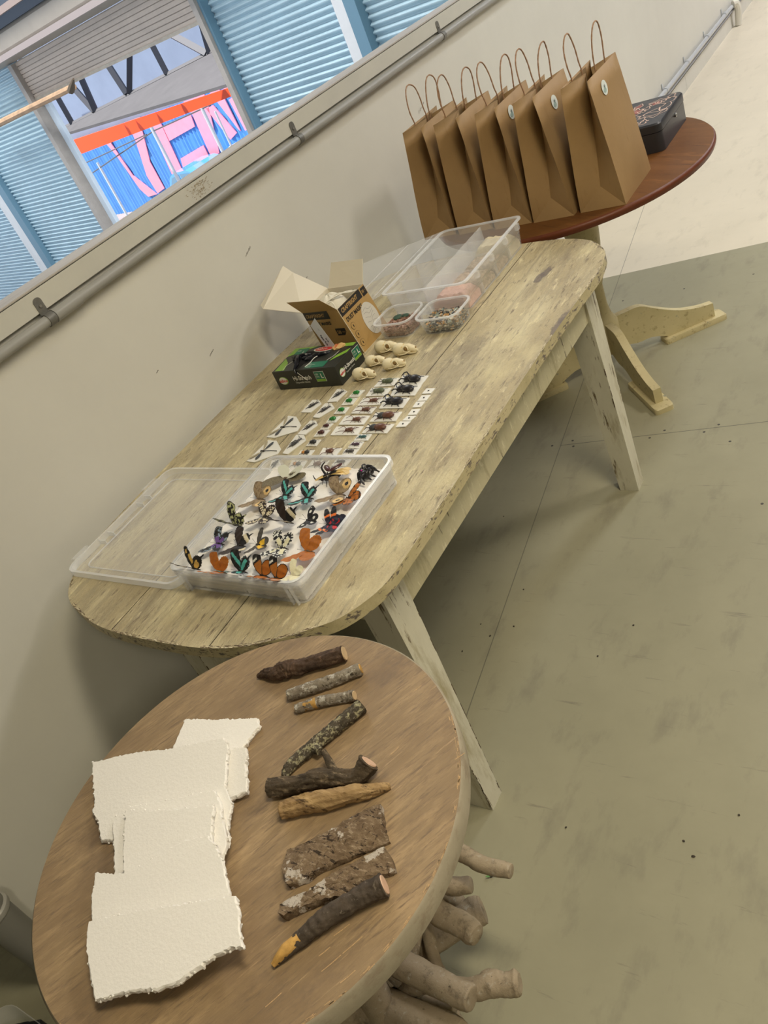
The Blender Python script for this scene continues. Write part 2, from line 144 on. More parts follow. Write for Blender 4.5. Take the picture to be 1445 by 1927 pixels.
# ------------------------------------------------------------ mesh helpers
class MB:
    def __init__(s): s.v = []; s.f = []; s.m = []; s.mats = []
    def mi(s, mt):
        if mt not in s.mats: s.mats.append(mt)
        return s.mats.index(mt)
    def add(s, vs, fs, mt):
        n = len(s.v); s.v += [Vector(v) for v in vs]; k = s.mi(mt)
        for f in fs: s.f.append(tuple(i+n for i in f)); s.m.append(k)
    def box(s, a, b, mt, M=None):
        x0, y0, z0 = a; x1, y1, z1 = b
        vs = [(x0, y0, z0), (x1, y0, z0), (x1, y1, z0), (x0, y1, z0), (x0, y0, z1), (x1, y0, z1), (x1, y1, z1), (x0, y1, z1)]
        if M: vs = [M @ Vector(v) for v in vs]
        s.add(vs, [(0, 3, 2, 1), (4, 5, 6, 7), (0, 1, 5, 4), (1, 2, 6, 5), (2, 3, 7, 6), (3, 0, 4, 7)], mt)
    def prism(s, poly, z0, z1, mt, mtside=None, M=None, bev=0):
        n = len(poly); z0f = z0 if callable(z0) else (lambda x, y: z0); z1f = z1 if callable(z1) else (lambda x, y: z1)
        P3 = lambda p, z: (p[0], p[1], z)
        if bev:
            cx = sum(p[0] for p in poly)/n; cy = sum(p[1] for p in poly)/n
            inn = inset(poly, bev)
            rings = [[P3(p, z0f(*p)) for p in poly], [P3(p, z1f(*p)-bev) for p in poly], [P3(p, z1f(*p)) for p in inn]]
        else: rings = [[P3(p, z0f(*p)) for p in poly], [P3(p, z1f(*p)) for p in poly]]
        if M: rings = [[M @ Vector(v) for v in r] for r in rings]
        vs = [v for r in rings for v in r]; fs = []
        for k in range(len(rings)-1):
            for i in range(n):
                j = (i+1) % n; fs.append((k*n+i, k*n+j, (k+1)*n+j, (k+1)*n+i))
        s.add(vs, fs, mtside or mt)
        s.add(rings[-1], [tuple(range(n))], mt); s.add(rings[0], [tuple(range(n-1, -1, -1))], mt)
    def tube(s, pts, rad, mt, n=8, cap=True, capmt=None, rough=0, closed=False, flat=1, bark=None):
        pts = [Vector(p) for p in pts]
        if not hasattr(rad, '__len__'): rad = [rad]*len(pts)
        rings = []; up = Vector((0, 0, 1)); N0 = None
        for i, p in enumerate(pts):
            if closed: t = pts[(i+1) % len(pts)]-pts[i-1]
            else: t = pts[min(i+1, len(pts)-1)]-pts[max(i-1, 0)]
            t = t.normalized() if t.length > 1e-9 else Vector((1, 0, 0))
            if N0 is None:
                N0 = up.cross(t)
                if N0.length < .1: N0 = Vector((1, 0, 0)).cross(t)
            N0 = (N0-t*N0.dot(t)).normalized(); B = t.cross(N0)
            ring = []
            for k in range(n):
                a = 2*PI*k/n; r = rad[i]
                if rough: 
                    q = p*35+Vector((math.cos(a), math.sin(a), 0))*1.3
                    r *= 1+rough*mnoise.noise(q)+rough*.6*mnoise.noise(q*3)
                if bark:
                    am, lf, af, sd = bark; c_, s_ = math.cos(a), math.sin(a)
                    f = mnoise.noise(Vector((i*lf, c_*af+sd, s_*af)))+.6*mnoise.noise(Vector((i*lf*2.3, c_*af*2.2+sd, s_*af*2.2)))+.35*mnoise.noise(Vector((i*lf*4.1, c_*af*4.5, s_*af*4.5+sd)))
                    r *= 1+am*f
                ring.append(p+(N0*math.cos(a)+B*math.sin(a)*flat)*r)
            rings.append(ring)
        vs = [v for r in rings for v in r]; fs = []; R_ = len(rings)
        for i in range(R_ if closed else R_-1):
            i2 = (i+1) % R_
            for k in range(n):
                k2 = (k+1) % n; fs.append((i*n+k, i*n+k2, i2*n+k2, i2*n+k))
        s.add(vs, fs, mt)
        if cap and not closed:
            s.add(rings[0], [tuple(range(n-1, -1, -1))], capmt or mt); s.add(rings[-1], [tuple(range(n))], capmt or mt)
    def lathe(s, prof, c, mt, n=48, M=None):
        vs = []; fs = []
        for (r, z) in prof:
            for k in range(n):
                a = 2*PI*k/n; v = Vector((c[0]+r*math.cos(a), c[1]+r*math.sin(a), z)); vs.append(M @ v if M else v)
        for i in range(len(prof)-1):
            for k in range(n):
                k2 = (k+1) % n; fs.append((i*n+k, i*n+k2, (i+1)*n+k2, (i+1)*n+k))
        fs.append(tuple(range(n-1, -1, -1))); fs.append(tuple((len(prof)-1)*n+k for k in range(n)))
        s.add(vs, fs, mt)
    def ell(s, c, r, mt, M=None, n=12, rot=0):
        vs = []; fs = []; h = n//2+1; cr, sr = math.cos(rot), math.sin(rot)
        for i in range(h+1):
            th = PI*i/h
            for k in range(n):
                ph = 2*PI*k/n; x = r[0]*math.sin(th)*math.cos(ph); y = r[1]*math.sin(th)*math.sin(ph); z = r[2]*math.cos(th)
                v = Vector((c[0]+x*cr-y*sr, c[1]+x*sr+y*cr, c[2]+z)); vs.append(M @ v if M else v)
        for i in range(h):
            for k in range(n):
                k2 = (k+1) % n; fs.append((i*n+k, (i+1)*n+k, (i+1)*n+k2, i*n+k2))
        s.add(vs, fs, mt)
    def quad(s, a, b, c, d, mt): s.add([a, b, c, d], [(0, 1, 2, 3)], mt)
    def build(s, name, parent=None, smooth=True, kind=None, bevel=0, angle=35, origin=None):
        me = bpy.data.meshes.new(name)
        o0 = Vector(origin) if origin else (parent.location if parent and parent.type == 'EMPTY' else Vector((0, 0, 0)))
        if parent and parent.parent: o0 = world_of(parent)
        elif parent: o0 = parent.location.copy()
        me.from_pydata([v-o0 for v in s.v], [], s.f); me.update()
        for mt in s.mats: me.materials.append(mt)
        for p, k in zip(me.polygons, s.m): p.material_index = k
        import bmesh as _b
        bm = _b.new(); bm.from_mesh(me); _b.ops.recalc_face_normals(bm, faces=bm.faces)
        if smooth:
            _b.ops.remove_doubles(bm, verts=bm.verts, dist=1e-6)
            for f in bm.faces: f.smooth = True
            for e in bm.edges:
                if len(e.link_faces) == 2 and e.calc_face_angle(0) > math.radians(angle): e.smooth = False
        bm.to_mesh(me); bm.free()
        o = bpy.data.objects.new(name, me); COL.objects.link(o)
        if parent: o.parent = parent
        else: o.location = o0
        if kind: o['kind'] = kind
        if bevel:
            b = o.modifiers.new('bevel', 'BEVEL'); b.width = bevel; b.segments = 2; b.limit_method = 'ANGLE'; b.angle_limit = math.radians(40)
        return o
def world_of(o):
    v = Vector((0, 0, 0))
    while o: v += o.location; o = o.parent
    return v
def inset(poly, d):
    n = len(poly); cx = sum(p[0] for p in poly)/n; cy = sum(p[1] for p in poly)/n; out = []
    for x, y in poly:
        l = math.hypot(x-cx, y-cy) or 1; out.append((x-(x-cx)/l*d, y-(y-cy)/l*d))
    return out
def thing(name, loc, label, cat, group=None):
    o = bpy.data.objects.new(name, None); COL.objects.link(o); o.location = loc; o.empty_display_size = .05
    return tag(o, label, cat, group)
def tag(o, label, cat, group=None):
    o['label'] = label; o['category'] = cat
    if group: o['group'] = group
    return o
def struct(mb, name, smooth=False, **k): return mb.build(name, None, smooth, 'structure', **k)
def rrect(cx, cy, w, h, r, n=6, ang=0):
    out = []
    for (sx, sy, a0) in ((1, 1, 0), (-1, 1, PI/2), (-1, -1, PI), (1, -1, 1.5*PI)):
        for k in range(n+1):
            a = a0+PI/2*k/n; out.append((sx*(w/2-r)+r*math.cos(a), sy*(h/2-r)+r*math.sin(a)))
    ca, sa = math.cos(ang), math.sin(ang)
    return [(cx+x*ca-y*sa, cy+x*sa+y*ca) for x, y in out]
def smooth_loop(pts, k=4):
    n = len(pts); out = []
    for i in range(n):
        p0, p1, p2, p3 = [Vector(pts[(i+j-1) % n]) for j in range(4)]
        for t in range(k):
            u = t/k; out.append(tuple(.5*((2*p1)+(p2-p0)*u+(2*p0-5*p1+4*p2-p3)*u*u+(-p0+3*p1-3*p2+p3)*u**3)))
    return out
def smooth_path(pts, k=5):
    """pts: tuples (any dimension), Catmull-Rom"""
    P = [list(p) for p in pts]; out = []
    for i in range(len(P)-1):
        p0 = P[max(i-1, 0)]; p1 = P[i]; p2 = P[i+1]; p3 = P[min(i+2, len(P)-1)]
        for t in range(k):
            u = t/k; out.append([.5*(2*b+(c-a)*u+(2*a-5*b+4*c-d)*u*u+(-a+3*b-3*c+d)*u**3) for a, b, c, d in zip(p0, p1, p2, p3)])
    out.append(P[-1]); return out
def clipx(poly, x, keep_right):
    out = []; n = len(poly)
    for i in range(n):
        a, b = poly[i], poly[(i+1) % n]; ia = (a[0] >= x) == keep_right; ib = (b[0] >= x) == keep_right
        if ia: out.append(a)
        if ia != ib:
            t = (x-a[0])/(b[0]-a[0]); out.append((x, a[1]+(b[1]-a[1])*t))
    return out
class Frame:
    """a flat face: origin, x axis, y axis (metres)"""
    def __init__(s, o, x, y):
        s.o = Vector(o); s.x = Vector(x).normalized(); y = Vector(y); s.y = (y-s.x*y.dot(s.x)).normalized(); s.n = s.x.cross(s.y)
    def p(s, u, v, w=0): return s.o+s.x*u+s.y*v+s.n*w
def patch(mb, fr, poly, mt, off=.0004, th=.0003):
    n = len(poly); a = [fr.p(u, v, off) for u, v in poly]; b = [fr.p(u, v, off+th) for u, v in poly]
    mb.add(a+b, [tuple(range(n-1, -1, -1)), tuple(range(n, 2*n))]+[(i, (i+1) % n, n+(i+1) % n, n+i) for i in range(n)], mt)
def rc(x0, y0, x1, y1): return [(x0, y0), (x1, y0), (x1, y1), (x0, y1)]
def oval(cx, cy, rx, ry, n=24): return [(cx+rx*math.cos(2*PI*k/n), cy+ry*math.sin(2*PI*k/n)) for k in range(n)]
def text_into(mb, fr, s, u, v, size, mt, off=.0009, bold=0, shear=0, sx=1, rot=0):
    cu = bpy.data.curves.new('t', 'FONT'); cu.body = s; cu.size = size; cu.offset = bold; cu.shear = shear; cu.resolution_u = 2
    ob = bpy.data.objects.new('t', cu); COL.objects.link(ob)
    bpy.context.view_layer.update()
    me = bpy.data.meshes.new_from_object(ob.evaluated_get(bpy.context.evaluated_depsgraph_get()))
    cr, sr = math.cos(rot), math.sin(rot)
    vs = [fr.p(u+(q.co.x*sx)*cr-q.co.y*sr, v+q.co.x*sx*sr+q.co.y*cr, off) for q in me.vertices]
    mb.add(vs, [tuple(p.vertices) for p in me.polygons], mt)
    bpy.data.objects.remove(ob); bpy.data.curves.remove(cu); bpy.data.meshes.remove(me)
def strip(mb, fr, pts, wd, mt, off=.0009):
    for (a, b) in zip(pts, pts[1:]):
        d = Vector((b[0]-a[0], b[1]-a[1])); 
        if d.length < 1e-6: continue
        n = Vector((-d.y, d.x)).normalized()*wd/2
        mb.add([fr.p(a[0]+n.x, a[1]+n.y, off), fr.p(b[0]+n.x, b[1]+n.y, off), fr.p(b[0]-n.x, b[1]-n.y, off), fr.p(a[0]-n.x, a[1]-n.y, off)], [(0, 1, 2, 3)], mt)
rnd = random.Random(7)
# ============================================================ SETTING
WALLW = layered('painted_wall', ((.59, .575, .52), (.65, .635, .575), 1.2, (1, 1, 1)), [((.47, .44, .37), 3, (1, .4, 1), .66, .80, 8, 3)], rough=.55, bump=.08, bscale=25)
TRIMW = layered('painted_trim', ((.50, .49, .44), (.58, .565, .50), 3, (1, 1, 1)), [((.33, .27, .20), 7, (1, 1, 2), .66, .74, 8, 1)], rough=.5, bump=.1, bscale=40)
SILLW = layered('raw_sill', ((.36, .33, .30), (.50, .47, .44), 14, (1, .08, 1)), [((.16, .14, .12), 30, (1, .06, 2), .62, .72, 8, 2)], rough=.7, bump=.3, bscale=60, bstretch=(1, .1, 1))
# floor: painted sheets; green-grey near, cream beyond the paint line
FM = bpy.data.materials.new('painted_floor'); nt, N, L, P = nodes_of(FM)
P.inputs['Roughness'].default_value = .42; P.inputs['Specular IOR Level'].default_value = .35
geo = N.new('ShaderNodeNewGeometry'); sep = N.new('ShaderNodeSeparateXYZ'); L.new(geo.outputs['Position'], sep.inputs[0])
def mth(op, a, b=None, c=None):
    n = N.new('ShaderNodeMath'); n.operation = op
    for i, v in enumerate((a, b, c)):
        if v is None: continue
        if isinstance(v, (int, float)): n.inputs[i].default_value = v
        else: L.new(v, n.inputs[i])
    return n.outputs[0]
ca, sa = math.cos(math.radians(-8.8)), math.sin(math.radians(-8.8))
def lincomb(ax, ay, k): return mth('ADD', mth('ADD', mth('MULTIPLY', sep.outputs[0], ax), mth('MULTIPLY', sep.outputs[1], ay)), k)
# boundary through (0.309,3.524),(1.006,3.658)
bd = lincomb(-.1888, .982, -(.309*-.1888+3.524*.982))
jA = lincomb(.989, .1447, -(.667*.989+1.637*.1447))
jB = lincomb(-.165, .986, -(.587*-.165+2.217*.986))
def line(d, wdt): return mth('LESS_THAN', mth('ABSOLUTE', d), wdt)
def fnoise(scale, det=8, st=(1, 1, 1)):
    mp = N.new('ShaderNodeMapping'); L.new(geo.outputs['Position'], mp.inputs[0]); mp.inputs['Scale'].default_value = st
    n = N.new('ShaderNodeTexNoise'); n.inputs['Scale'].default_value = scale; n.inputs['Detail'].default_value = det; n.inputs['Roughness'].default_value = .65
    L.new(mp.outputs[0], n.inputs['Vector']); return n.outputs['Fac']
def framp(fac, lo, hi, c0, c1):
    r = N.new('ShaderNodeValToRGB'); r.color_ramp.elements[0].position = lo; r.color_ramp.elements[1].position = hi
    r.color_ramp.elements[0].color = (*c0, 1); r.color_ramp.elements[1].color = (*c1, 1); L.new(fac, r.inputs[0]); return r.outputs[0]
def fmix(f, a, b):
    mx = N.new('ShaderNodeMix'); mx.data_type = 'RGBA'
    L.new(f, mx.inputs[0])
    for i, v in ((6, a), (7, b)):
        if isinstance(v, tuple): mx.inputs[i].default_value = (*v, 1)
        else: L.new(v, mx.inputs[i])
    return mx.outputs[2]
grn = framp(fnoise(2.2), .3, .7, (.285, .27, .185), (.345, .325, .225))
crm = framp(fnoise(1.7), .3, .7, (.66, .60, .48), (.74, .67, .54))
c = fmix(mth('GREATER_THAN', bd, 0), grn, crm)
smg = framp(fnoise(11, 12, (1.2, .5, 1)), .54, .74, (0, 0, 0), (.5, .5, .5))
dim = mth('SUBTRACT', 1, mth('MULTIPLY', mth('GREATER_THAN', bd, 0), .6))
c = fmix(mth('MULTIPLY', smg, dim), c, (.17, .155, .12))
scf = framp(fnoise(26, 12, (.25, 2.2, 1)), .62, .70, (0, 0, 0), (.5, .5, .5))
c = fmix(mth('MULTIPLY', scf, dim), c, (.15, .135, .11))
c = fmix(mth('MULTIPLY', line(jA, .0015), .65), c, (.09, .085, .07))
c = fmix(mth('MULTIPLY', mth('MULTIPLY', line(jB, .0016), mth('GREATER_THAN', jA, 0)), .8), c, (.09, .085, .07))
L.new(c, P.inputs['Base Color'])
bp = N.new('ShaderNodeBump'); bp.inputs['Strength'].default_value = .08; bp.inputs['Distance'].default_value = .003
L.new(fnoise(14), bp.inputs['Height']); L.new(bp.outputs[0], P.inputs['Normal'])
mb = MB(); mb.box((-1.6, -5, -.08), (8.5, 20, 0), FM); struct(mb, 'floor')
mb = MB(); mb.box((-.07, .125, .10), (0, 5.2, 1.297), WALLW); mb.box((-.12, 5.2, .10), (0, 20, 3.6), WALLW)
mb.build('wall_left', None, False, 'structure')
BBM = mat('skirting_paint', (.62, .60, .54), .5, var=.05, scale=4)
mb = MB(); mb.box((-.065, .128, 0), (-.001, .6, .0995), BBM); mb.box((-.065, .6, 0), (-.004, 7.76, .10), BBM); mb.box((-.10, 7.765, 0), (-.004, 20, .10), BBM)
mb.box((-.004, 5.2, 0), (.004, 6.3, .098), BBM); mb.box((-.004, 6.304, 0), (.004, 20, .098), BBM); struct(mb, 'baseboard_left')
mb = MB(); mb.box((0, .125, 1.248), (.012, 5.2, 1.297), TRIMW); mb.box((-.003, 5.2, 1.248), (.012, 20, 1.297), TRIMW); struct(mb, 'trim_1')
mb = MB(); mb.box((-.076, .115, 1.2985), (.011, 5.2, 1.3045), SILLW); struct(mb, 'trim_2', bevel=.002)
LEAKM = mat('leak_block_paint', (.36, .35, .31), .7)
mb = MB(); mb.box((-1.7, -5, -.05), (-1.6, .25, 3.6), LEAKM); mb.box((-1.6, .15, -.05), (-.125, .25, 1.29), LEAKM); mb.box((-1.6, .15, 1.29), (-.6, .25, 3.6), LEAKM); struct(mb, 'wall_leak_block')  # walls added to keep sky light from leaking in past the wall end
CEILM = mat('ceiling_paint', (.46, .445, .42), .8)
mb = MB(); mb.box((-1.6, -5, 3.6), (8.5, 20, 3.7), CEILM); struct(mb, 'ceiling')
ROOMW = mat('far_wall_paint', (.44, .425, .39), .7)
mb = MB(); mb.box((8.5, -5, 0), (8.6, 20, 3.6), ROOMW); struct(mb, 'wall_right')
mb = MB(); mb.box((-1.6, -5.1, 0), (8.6, -5, 3.6), ROOMW); struct(mb, 'wall_back')
mb = MB(); mb.box((-1.6, 20, 0), (8.6, 20.1, 3.6), ROOMW); struct(mb, 'wall_front')
# pencil and scuff marks on the wall
MARK = mat('dark_mark', (.10, .085, .07), .8)
mb = MB(); fr = Frame((0.0002, 0, 0), (0, 1, 0), (0, 0, 1))
for (y, z, l) in ((1.496, .886, .02), (1.809, 1.045, .03), (2.99, 1.051, .05), (1.30, .95, .008), (2.0, .86, .006)):
    for k in range(5):
        a = (y+(k-2)*l/4, z+(k-2)*l*.09); strip(mb, fr, [(a[0], a[1]), (a[0]+l*.16, a[1]+l*(.1+.12*rnd.random()))], .0016+.0014*rnd.random(), MARK, .0004)
mb.build('scuff_marks', None, False, 'structure')
RUST = mat('rusty_smear', (.33, .27, .18), .7, var=.3, scale=200); mb = MB(); fr = Frame((.0123, 0, 0), (0, 1, 0), (0, 0, 1)); r = random.Random(12)
for k in range(150):
    y = 1.735+r.gauss(0, .022); z = 1.252+r.random()**.7*.038; l = r.uniform(.002, .007); strip(mb, fr, [(y, z), (y+l, z+r.uniform(-.002, .002))], r.uniform(.0005, .0016), RUST, .0002+k*1e-6)
mb.build('rust_smear', None, False, 'structure')
# ============================================================ SHED SEEN THROUGH THE OPENING
O0 = Vector(CAM['loc']); O0.z = 0
def sh(s, d, z): return O0+WDv*s+WNv*d+Vector((0, 0, z))
def shp(mb, s0, s1, d0, d1, z0, z1, mt):
    vs = [sh(s, d, z) for z in (z0, z1) for (s, d) in ((s0, d0), (s1, d0), (s1, d1), (s0, d1))]
    mb.add(vs, [(0, 3, 2, 1), (4, 5, 6, 7), (0, 1, 5, 4), (1, 2, 6, 5), (2, 3, 7, 6), (3, 0, 4, 7)], mt)
CORR = mat('pale_blue_corrugated_steel', (.42, .57, .65), .30, metal=.0, var=.06, scale=3, spec=.7)
DARKBL = mat('blue_steel_post', (.13, .25, .34), .5)
PALEST = mat('pale_steel_post', (.66, .68, .70), .5, var=.05, scale=5)
BEIGE = mat('beige_door_rail', (.36, .33, .30), .55, var=.1, scale=8)
def corrugated(mb, s0, s1, z0, z1, d, mt, pitch=.061, amp=.017, per=8):
    n = int((z1-z0)/pitch*per); vs = []; fs = []
    for i in range(n+1):
        z = z0+(z1-z0)*i/n; dd = d+amp*math.cos(2*PI*z/pitch); vs += [sh(s0, dd, z), sh(s1, dd, z)]
    for i in range(n): fs.append((2*i, 2*i+1, 2*i+3, 2*i+2))
    mb.add(vs, fs, mt)
names = 0
for (a, b) in ((-19.5, -15.62), (-15.05, -12.36), (-7.93, -6.15), (-5.88, -3.2)):
    mb = MB(); corrugated(mb, a, b, -1.6, 3.0, 6.0, CORR); names += 1
    struct(mb, 'shed_wall_panel', smooth=True)
for (a, b, c0) in ((-15.62, -15.30, PALEST), (-15.30, -15.05, DARKBL), (-6.15, -6.02, PALEST), (-6.02, -5.88, DARKBL)):
    mb = MB(); shp(mb, a, b, 5.90, 6.05, -1.6, 3.0, c0); struct(mb, 'shed_post')
mb = MB(); shp(mb, -12.42, -12.30, 5.86, 6.0, -1.6, 2.05, BEIGE); struct(mb, 'door_rail')
mb = MB(); shp(mb, -8.02, -7.94, 5.86, 6.0, -1.6, 3.0, BEIGE); shp(mb, -7.94, -7.90, 5.9, 6.0, -1.6, 3.0, DARKBL); struct(mb, 'door_rail')
mb = MB(); shp(mb, -12.30, -12.17, 6.0, 6.06, -1.6, 3.0, mat('pale_blue_jamb', (.60, .70, .80), .5)); struct(mb, 'door_jamb')
SHUT = mat('grey_roller_slats', (.56, .47, .39), .5, var=.07, scale=5)
door = thing('roller_door', tuple(sh(-10.2, 5.95, 1.6)), 'grey ribbed roller door half rolled up in the shed beyond the wall opening', 'roller door')
mb = MB(); n = 9; vs = []
for i in range(n):
    z0 = 1.585+i*.052; shp(mb, -12.30, -8.02, 5.93, 5.945, z0, z0+.043, SHUT); shp(mb, -12.30, -8.02, 5.945, 5.96, z0+.04, z0+.055, SHUT)
mb.build('shutter_curtain', door, False)
mb = MB(); shp(mb, -12.30, -8.02, 5.915, 5.955, 1.555, 1.59, mat('door_bottom_bar', (.40, .36, .30), .6, var=.2, scale=12)); mb.build('bottom_bar', door, False)
mb = MB()
prof = [(.0, 2.06), (-.26, 2.10), (-.30, 2.20), (-.30, 2.36), (-.2, 2.50), (0, 2.50)]
vs = [sh(s, 5.92+a, z) for s in (-12.9, -7.9) for a, z in prof]; k = len(prof)
mb.add(vs, [(i, i+1, k+i+1, k+i) for i in range(k-1)]+[tuple(range(k)), tuple(range(2*k-1, k-1, -1))], mat('roller_housing', (.30, .27, .23), .5, var=.06, scale=4)); mb.build('roller_housing', door, False)
mb = MB(); shp(mb, -13.0, -7.0, 5.57, 5.62, 2.10, 2.165, mat('pinkish_steel_beam', (.33, .28, .27), .55)); tag(mb.build('steel_beam', None, False), 'pale pinkish steel beam crossing above the roller door', 'beam')
mb = MB(); shp(mb, -14.5, -6.0, 5.5, 5.56, 2.50, 2.57, mat('dusty_brown_beam', (.26, .20, .18), .6)); tag(mb.build('steel_beam', None, False), 'dusty brown beam in the dark roof space, top left corner', 'beam')
mb = MB(); shp(mb, -16, -5, 5.6, 5.7, 2.40, 3.2, mat('dark_steel', (.03, .045, .07), .5)); struct(mb, 'shed_lintel')
mb = MB(); mb.tube([sh(-14.3, 5.72, 1.475), sh(-13, 5.70, 1.50), sh(-10.75, 5.72, 1.525)], [.042, .046, .038], mat('brown_timber_pole', (.42, .27, .16), .7, var=.25, scale=9, bump=.3), 8)
pole = tag(mb.build('timber_pole', None, True), 'long brown timber pole leaning across the bottom of the roller door', 'pole')
mb = MB(); mb.tube([sh(-10.80, 5.68, 1.50), sh(-10.68, 5.66, 1.54), sh(-10.55, 5.66, 1.60)], [.045, .04, .012], mat('rag_dark', (.10, .075, .05), .9), 7); mb.build('tied_end', pole)
SHR = mat('shed_roof', (.30, .33, .36), .7)
mb = MB(); shp(mb, -21, 1.8, -14, 6.5, 4.6, 4.7, SHR); struct(mb, 'shed_roof')
mb = MB(); shp(mb, -20, -4, 2.0, 6.0, -1.7, -1.6, mat('shed_slab', (.30, .30, .29), .8)); struct(mb, 'shed_floor')
# ---- outside, beyond the roller door
GRND = mat('pale_ground', (.30, .25, .24), .9, var=.1, scale=.6)
mb = MB(); shp(mb, -60, -10, 6.6, 60, -5.1, -5.0, GRND); struct(mb, 'ground')
AWN = mat('grey_awning_sheets', (.085, .082, .088), .8, var=.12, scale=2.5)
a0, a1, b0, b1 = sh(-19.5, 9, .79), sh(-11.0, 9, .58), sh(-24.0, 11, .60), sh(-13.6, 11, 1.03)
mb = MB(); up = Vector((0, 0, -.05)); mb.add([a0, a1, b1, b0, a0+up, a1+up, b1+up, b0+up], [(0, 1, 2, 3), (7, 6, 5, 4), (0, 4, 5, 1), (1, 5, 6, 2), (2, 6, 7, 3), (3, 7, 4, 0)], AWN)
tag(mb.build('awning_roof', None, False), 'grey sheet awning roof below the trusses outside the roller door', 'roof')
TR = mat('dark_truss_steel', (.045, .05, .07), .6)
tr = thing('roof_truss', tuple(sh(-18, 11, .8)), 'dark zigzag roof truss over the grey awning outside', 'truss')
mb = MB(); mb.tube([sh(-24, 11, .60), sh(-13.6, 11, 1.04)], .05, mat('grey_chord', (.09, .09, .10), .6), 4); mb.build('bottom_chord', tr, False)
mb = MB(); mb.tube([sh(-24, 11, 3.0), sh(-12.6, 11, 3.1)], .07, TR, 4); mb.build('top_chord', tr, False)
zz = [((-21.69, .69), (-21.70, 2.05)), ((-20.36, .78), (-21.1, 2.05)), ((-20.30, .78), (-20.05, 2.05)), ((-18.63, .87), (-18.9, 2.1)), ((-18.50, .87), (-17.1, 2.1)), ((-16.79, .93), (-16.85, 2.1)), ((-15.20, .98), (-16.9, 2.1)), ((-15.10, .98), (-14.75, 2.1))]
for (a, b) in zz:
    mb = MB(); mb.tube([sh(a[0], 11, a[1]), sh(b[0], 11, b[1])], .085, TR, 4); mb.build('web_member', tr, False)
mb = MB(); shp(mb, -29, -11, 12.2, 12.25, .2, 3.6, mat('translucent_blue_sheet', (.20, .25, .36), .5, var=.08, scale=1.2)); tag(mb.build('blue_cladding_sheet', None, False), 'pale blue sheet cladding behind the dark roof truss', 'cladding')
# mural wall: blue corrugated steel with pink letters V E N U, only in part in view
MBL = mat('mural_blue', (.075, .25, .62), .5, var=.08, scale=2); MPK = mat('mural_pink', (.90, .26, .36), .5, var=.06, scale=3)
mural = thing('mural_wall', tuple(sh(-36, 22, -2)), 'blue corrugated wall painted with giant pink letters outside the shed', 'wall')
mb = MB(); n = 300; vs = []; fs = []
for i in range(n+1):
    s = -50+28*i/n; dd = 22.05+.04*math.cos(i*1.9); vs += [sh(s, dd, -5), sh(s, dd, 1.2)]
mb.add(vs, [(2*i, 2*i+2, 2*i+3, 2*i+1) for i in range(n)], MBL); mb.build('corrugated_cladding', mural, False)
mb = MB()
for k, poly in enumerate(VIEW['stroke']):
    vs = [sh(s, 21.98, z) for s, z in poly]+[sh(s, 22.02, z) for s, z in poly]; q = len(poly)
    mb.add(vs, [tuple(range(q))]+[(i, (i+1) % q, q+(i+1) % q, q+i) for i in range(q)], MPK)
mb.build('painted_letters', mural, False)
OR = mat('orange_red_band', (.95, .075, .008), .5, var=.05, scale=2)
mb = MB(); vs = [sh(-24.6, 12, .24), sh(-24.6, 12, -.17), sh(-15.5, 12, .03), sh(-15.5, 12, .175)]; vs += [v+WNv*.05 for v in vs]
mb.add(vs, [(0, 1, 2, 3), (7, 6, 5, 4), (0, 4, 5, 1), (1, 5, 6, 2), (2, 6, 7, 3), (3, 7, 4, 0)], OR); tag(mb.build('shade_band', None, False), 'orange red fabric band stretched in front of the mural', 'banner')
POL = mat('galvanised_pole', (.62, .68, .74), .4, metal=.3)
for (s0, z0, r, lb) in ((-25.02, -.42, .055, 'thick pale fence pole standing before the pink letters V and E'), (-29.39, -1.02, .045, 'leftmost thin pale pole in front of the blue mural'), (-22.05, -.42, .05, 'grey fence pole in front of the right pink letter strokes'), (-21.53, -.62, .03, 'short thin white pole at the right of the mural view')):
    mb = MB(); mb.tube([sh(s0, 15, -5), sh(s0, 15, z0)], r, POL, 8); tag(mb.build('fence_pole', None), lb, 'pole', 'fence poles before the mural')
mb = MB(); mb.tube([sh(-32, 15.0, -1.55), sh(-25.02, 15, -.62), sh(-22.05, 15, -.46), sh(-17.5, 15, -.10)], .022, mat('cable', (.08, .09, .11), .6), 5); tag(mb.build('fence_cable', None), 'dark cable strung between the poles before the mural', 'cable')
mb = MB(); mb.tube([sh(-30.6, 15.0, -.95), sh(-25.15, 14.8, -.62)], .02, MATS['cable'], 5); tag(mb.build('fence_cable', None), 'short dark cable slanting to the thick pale pole', 'cable')
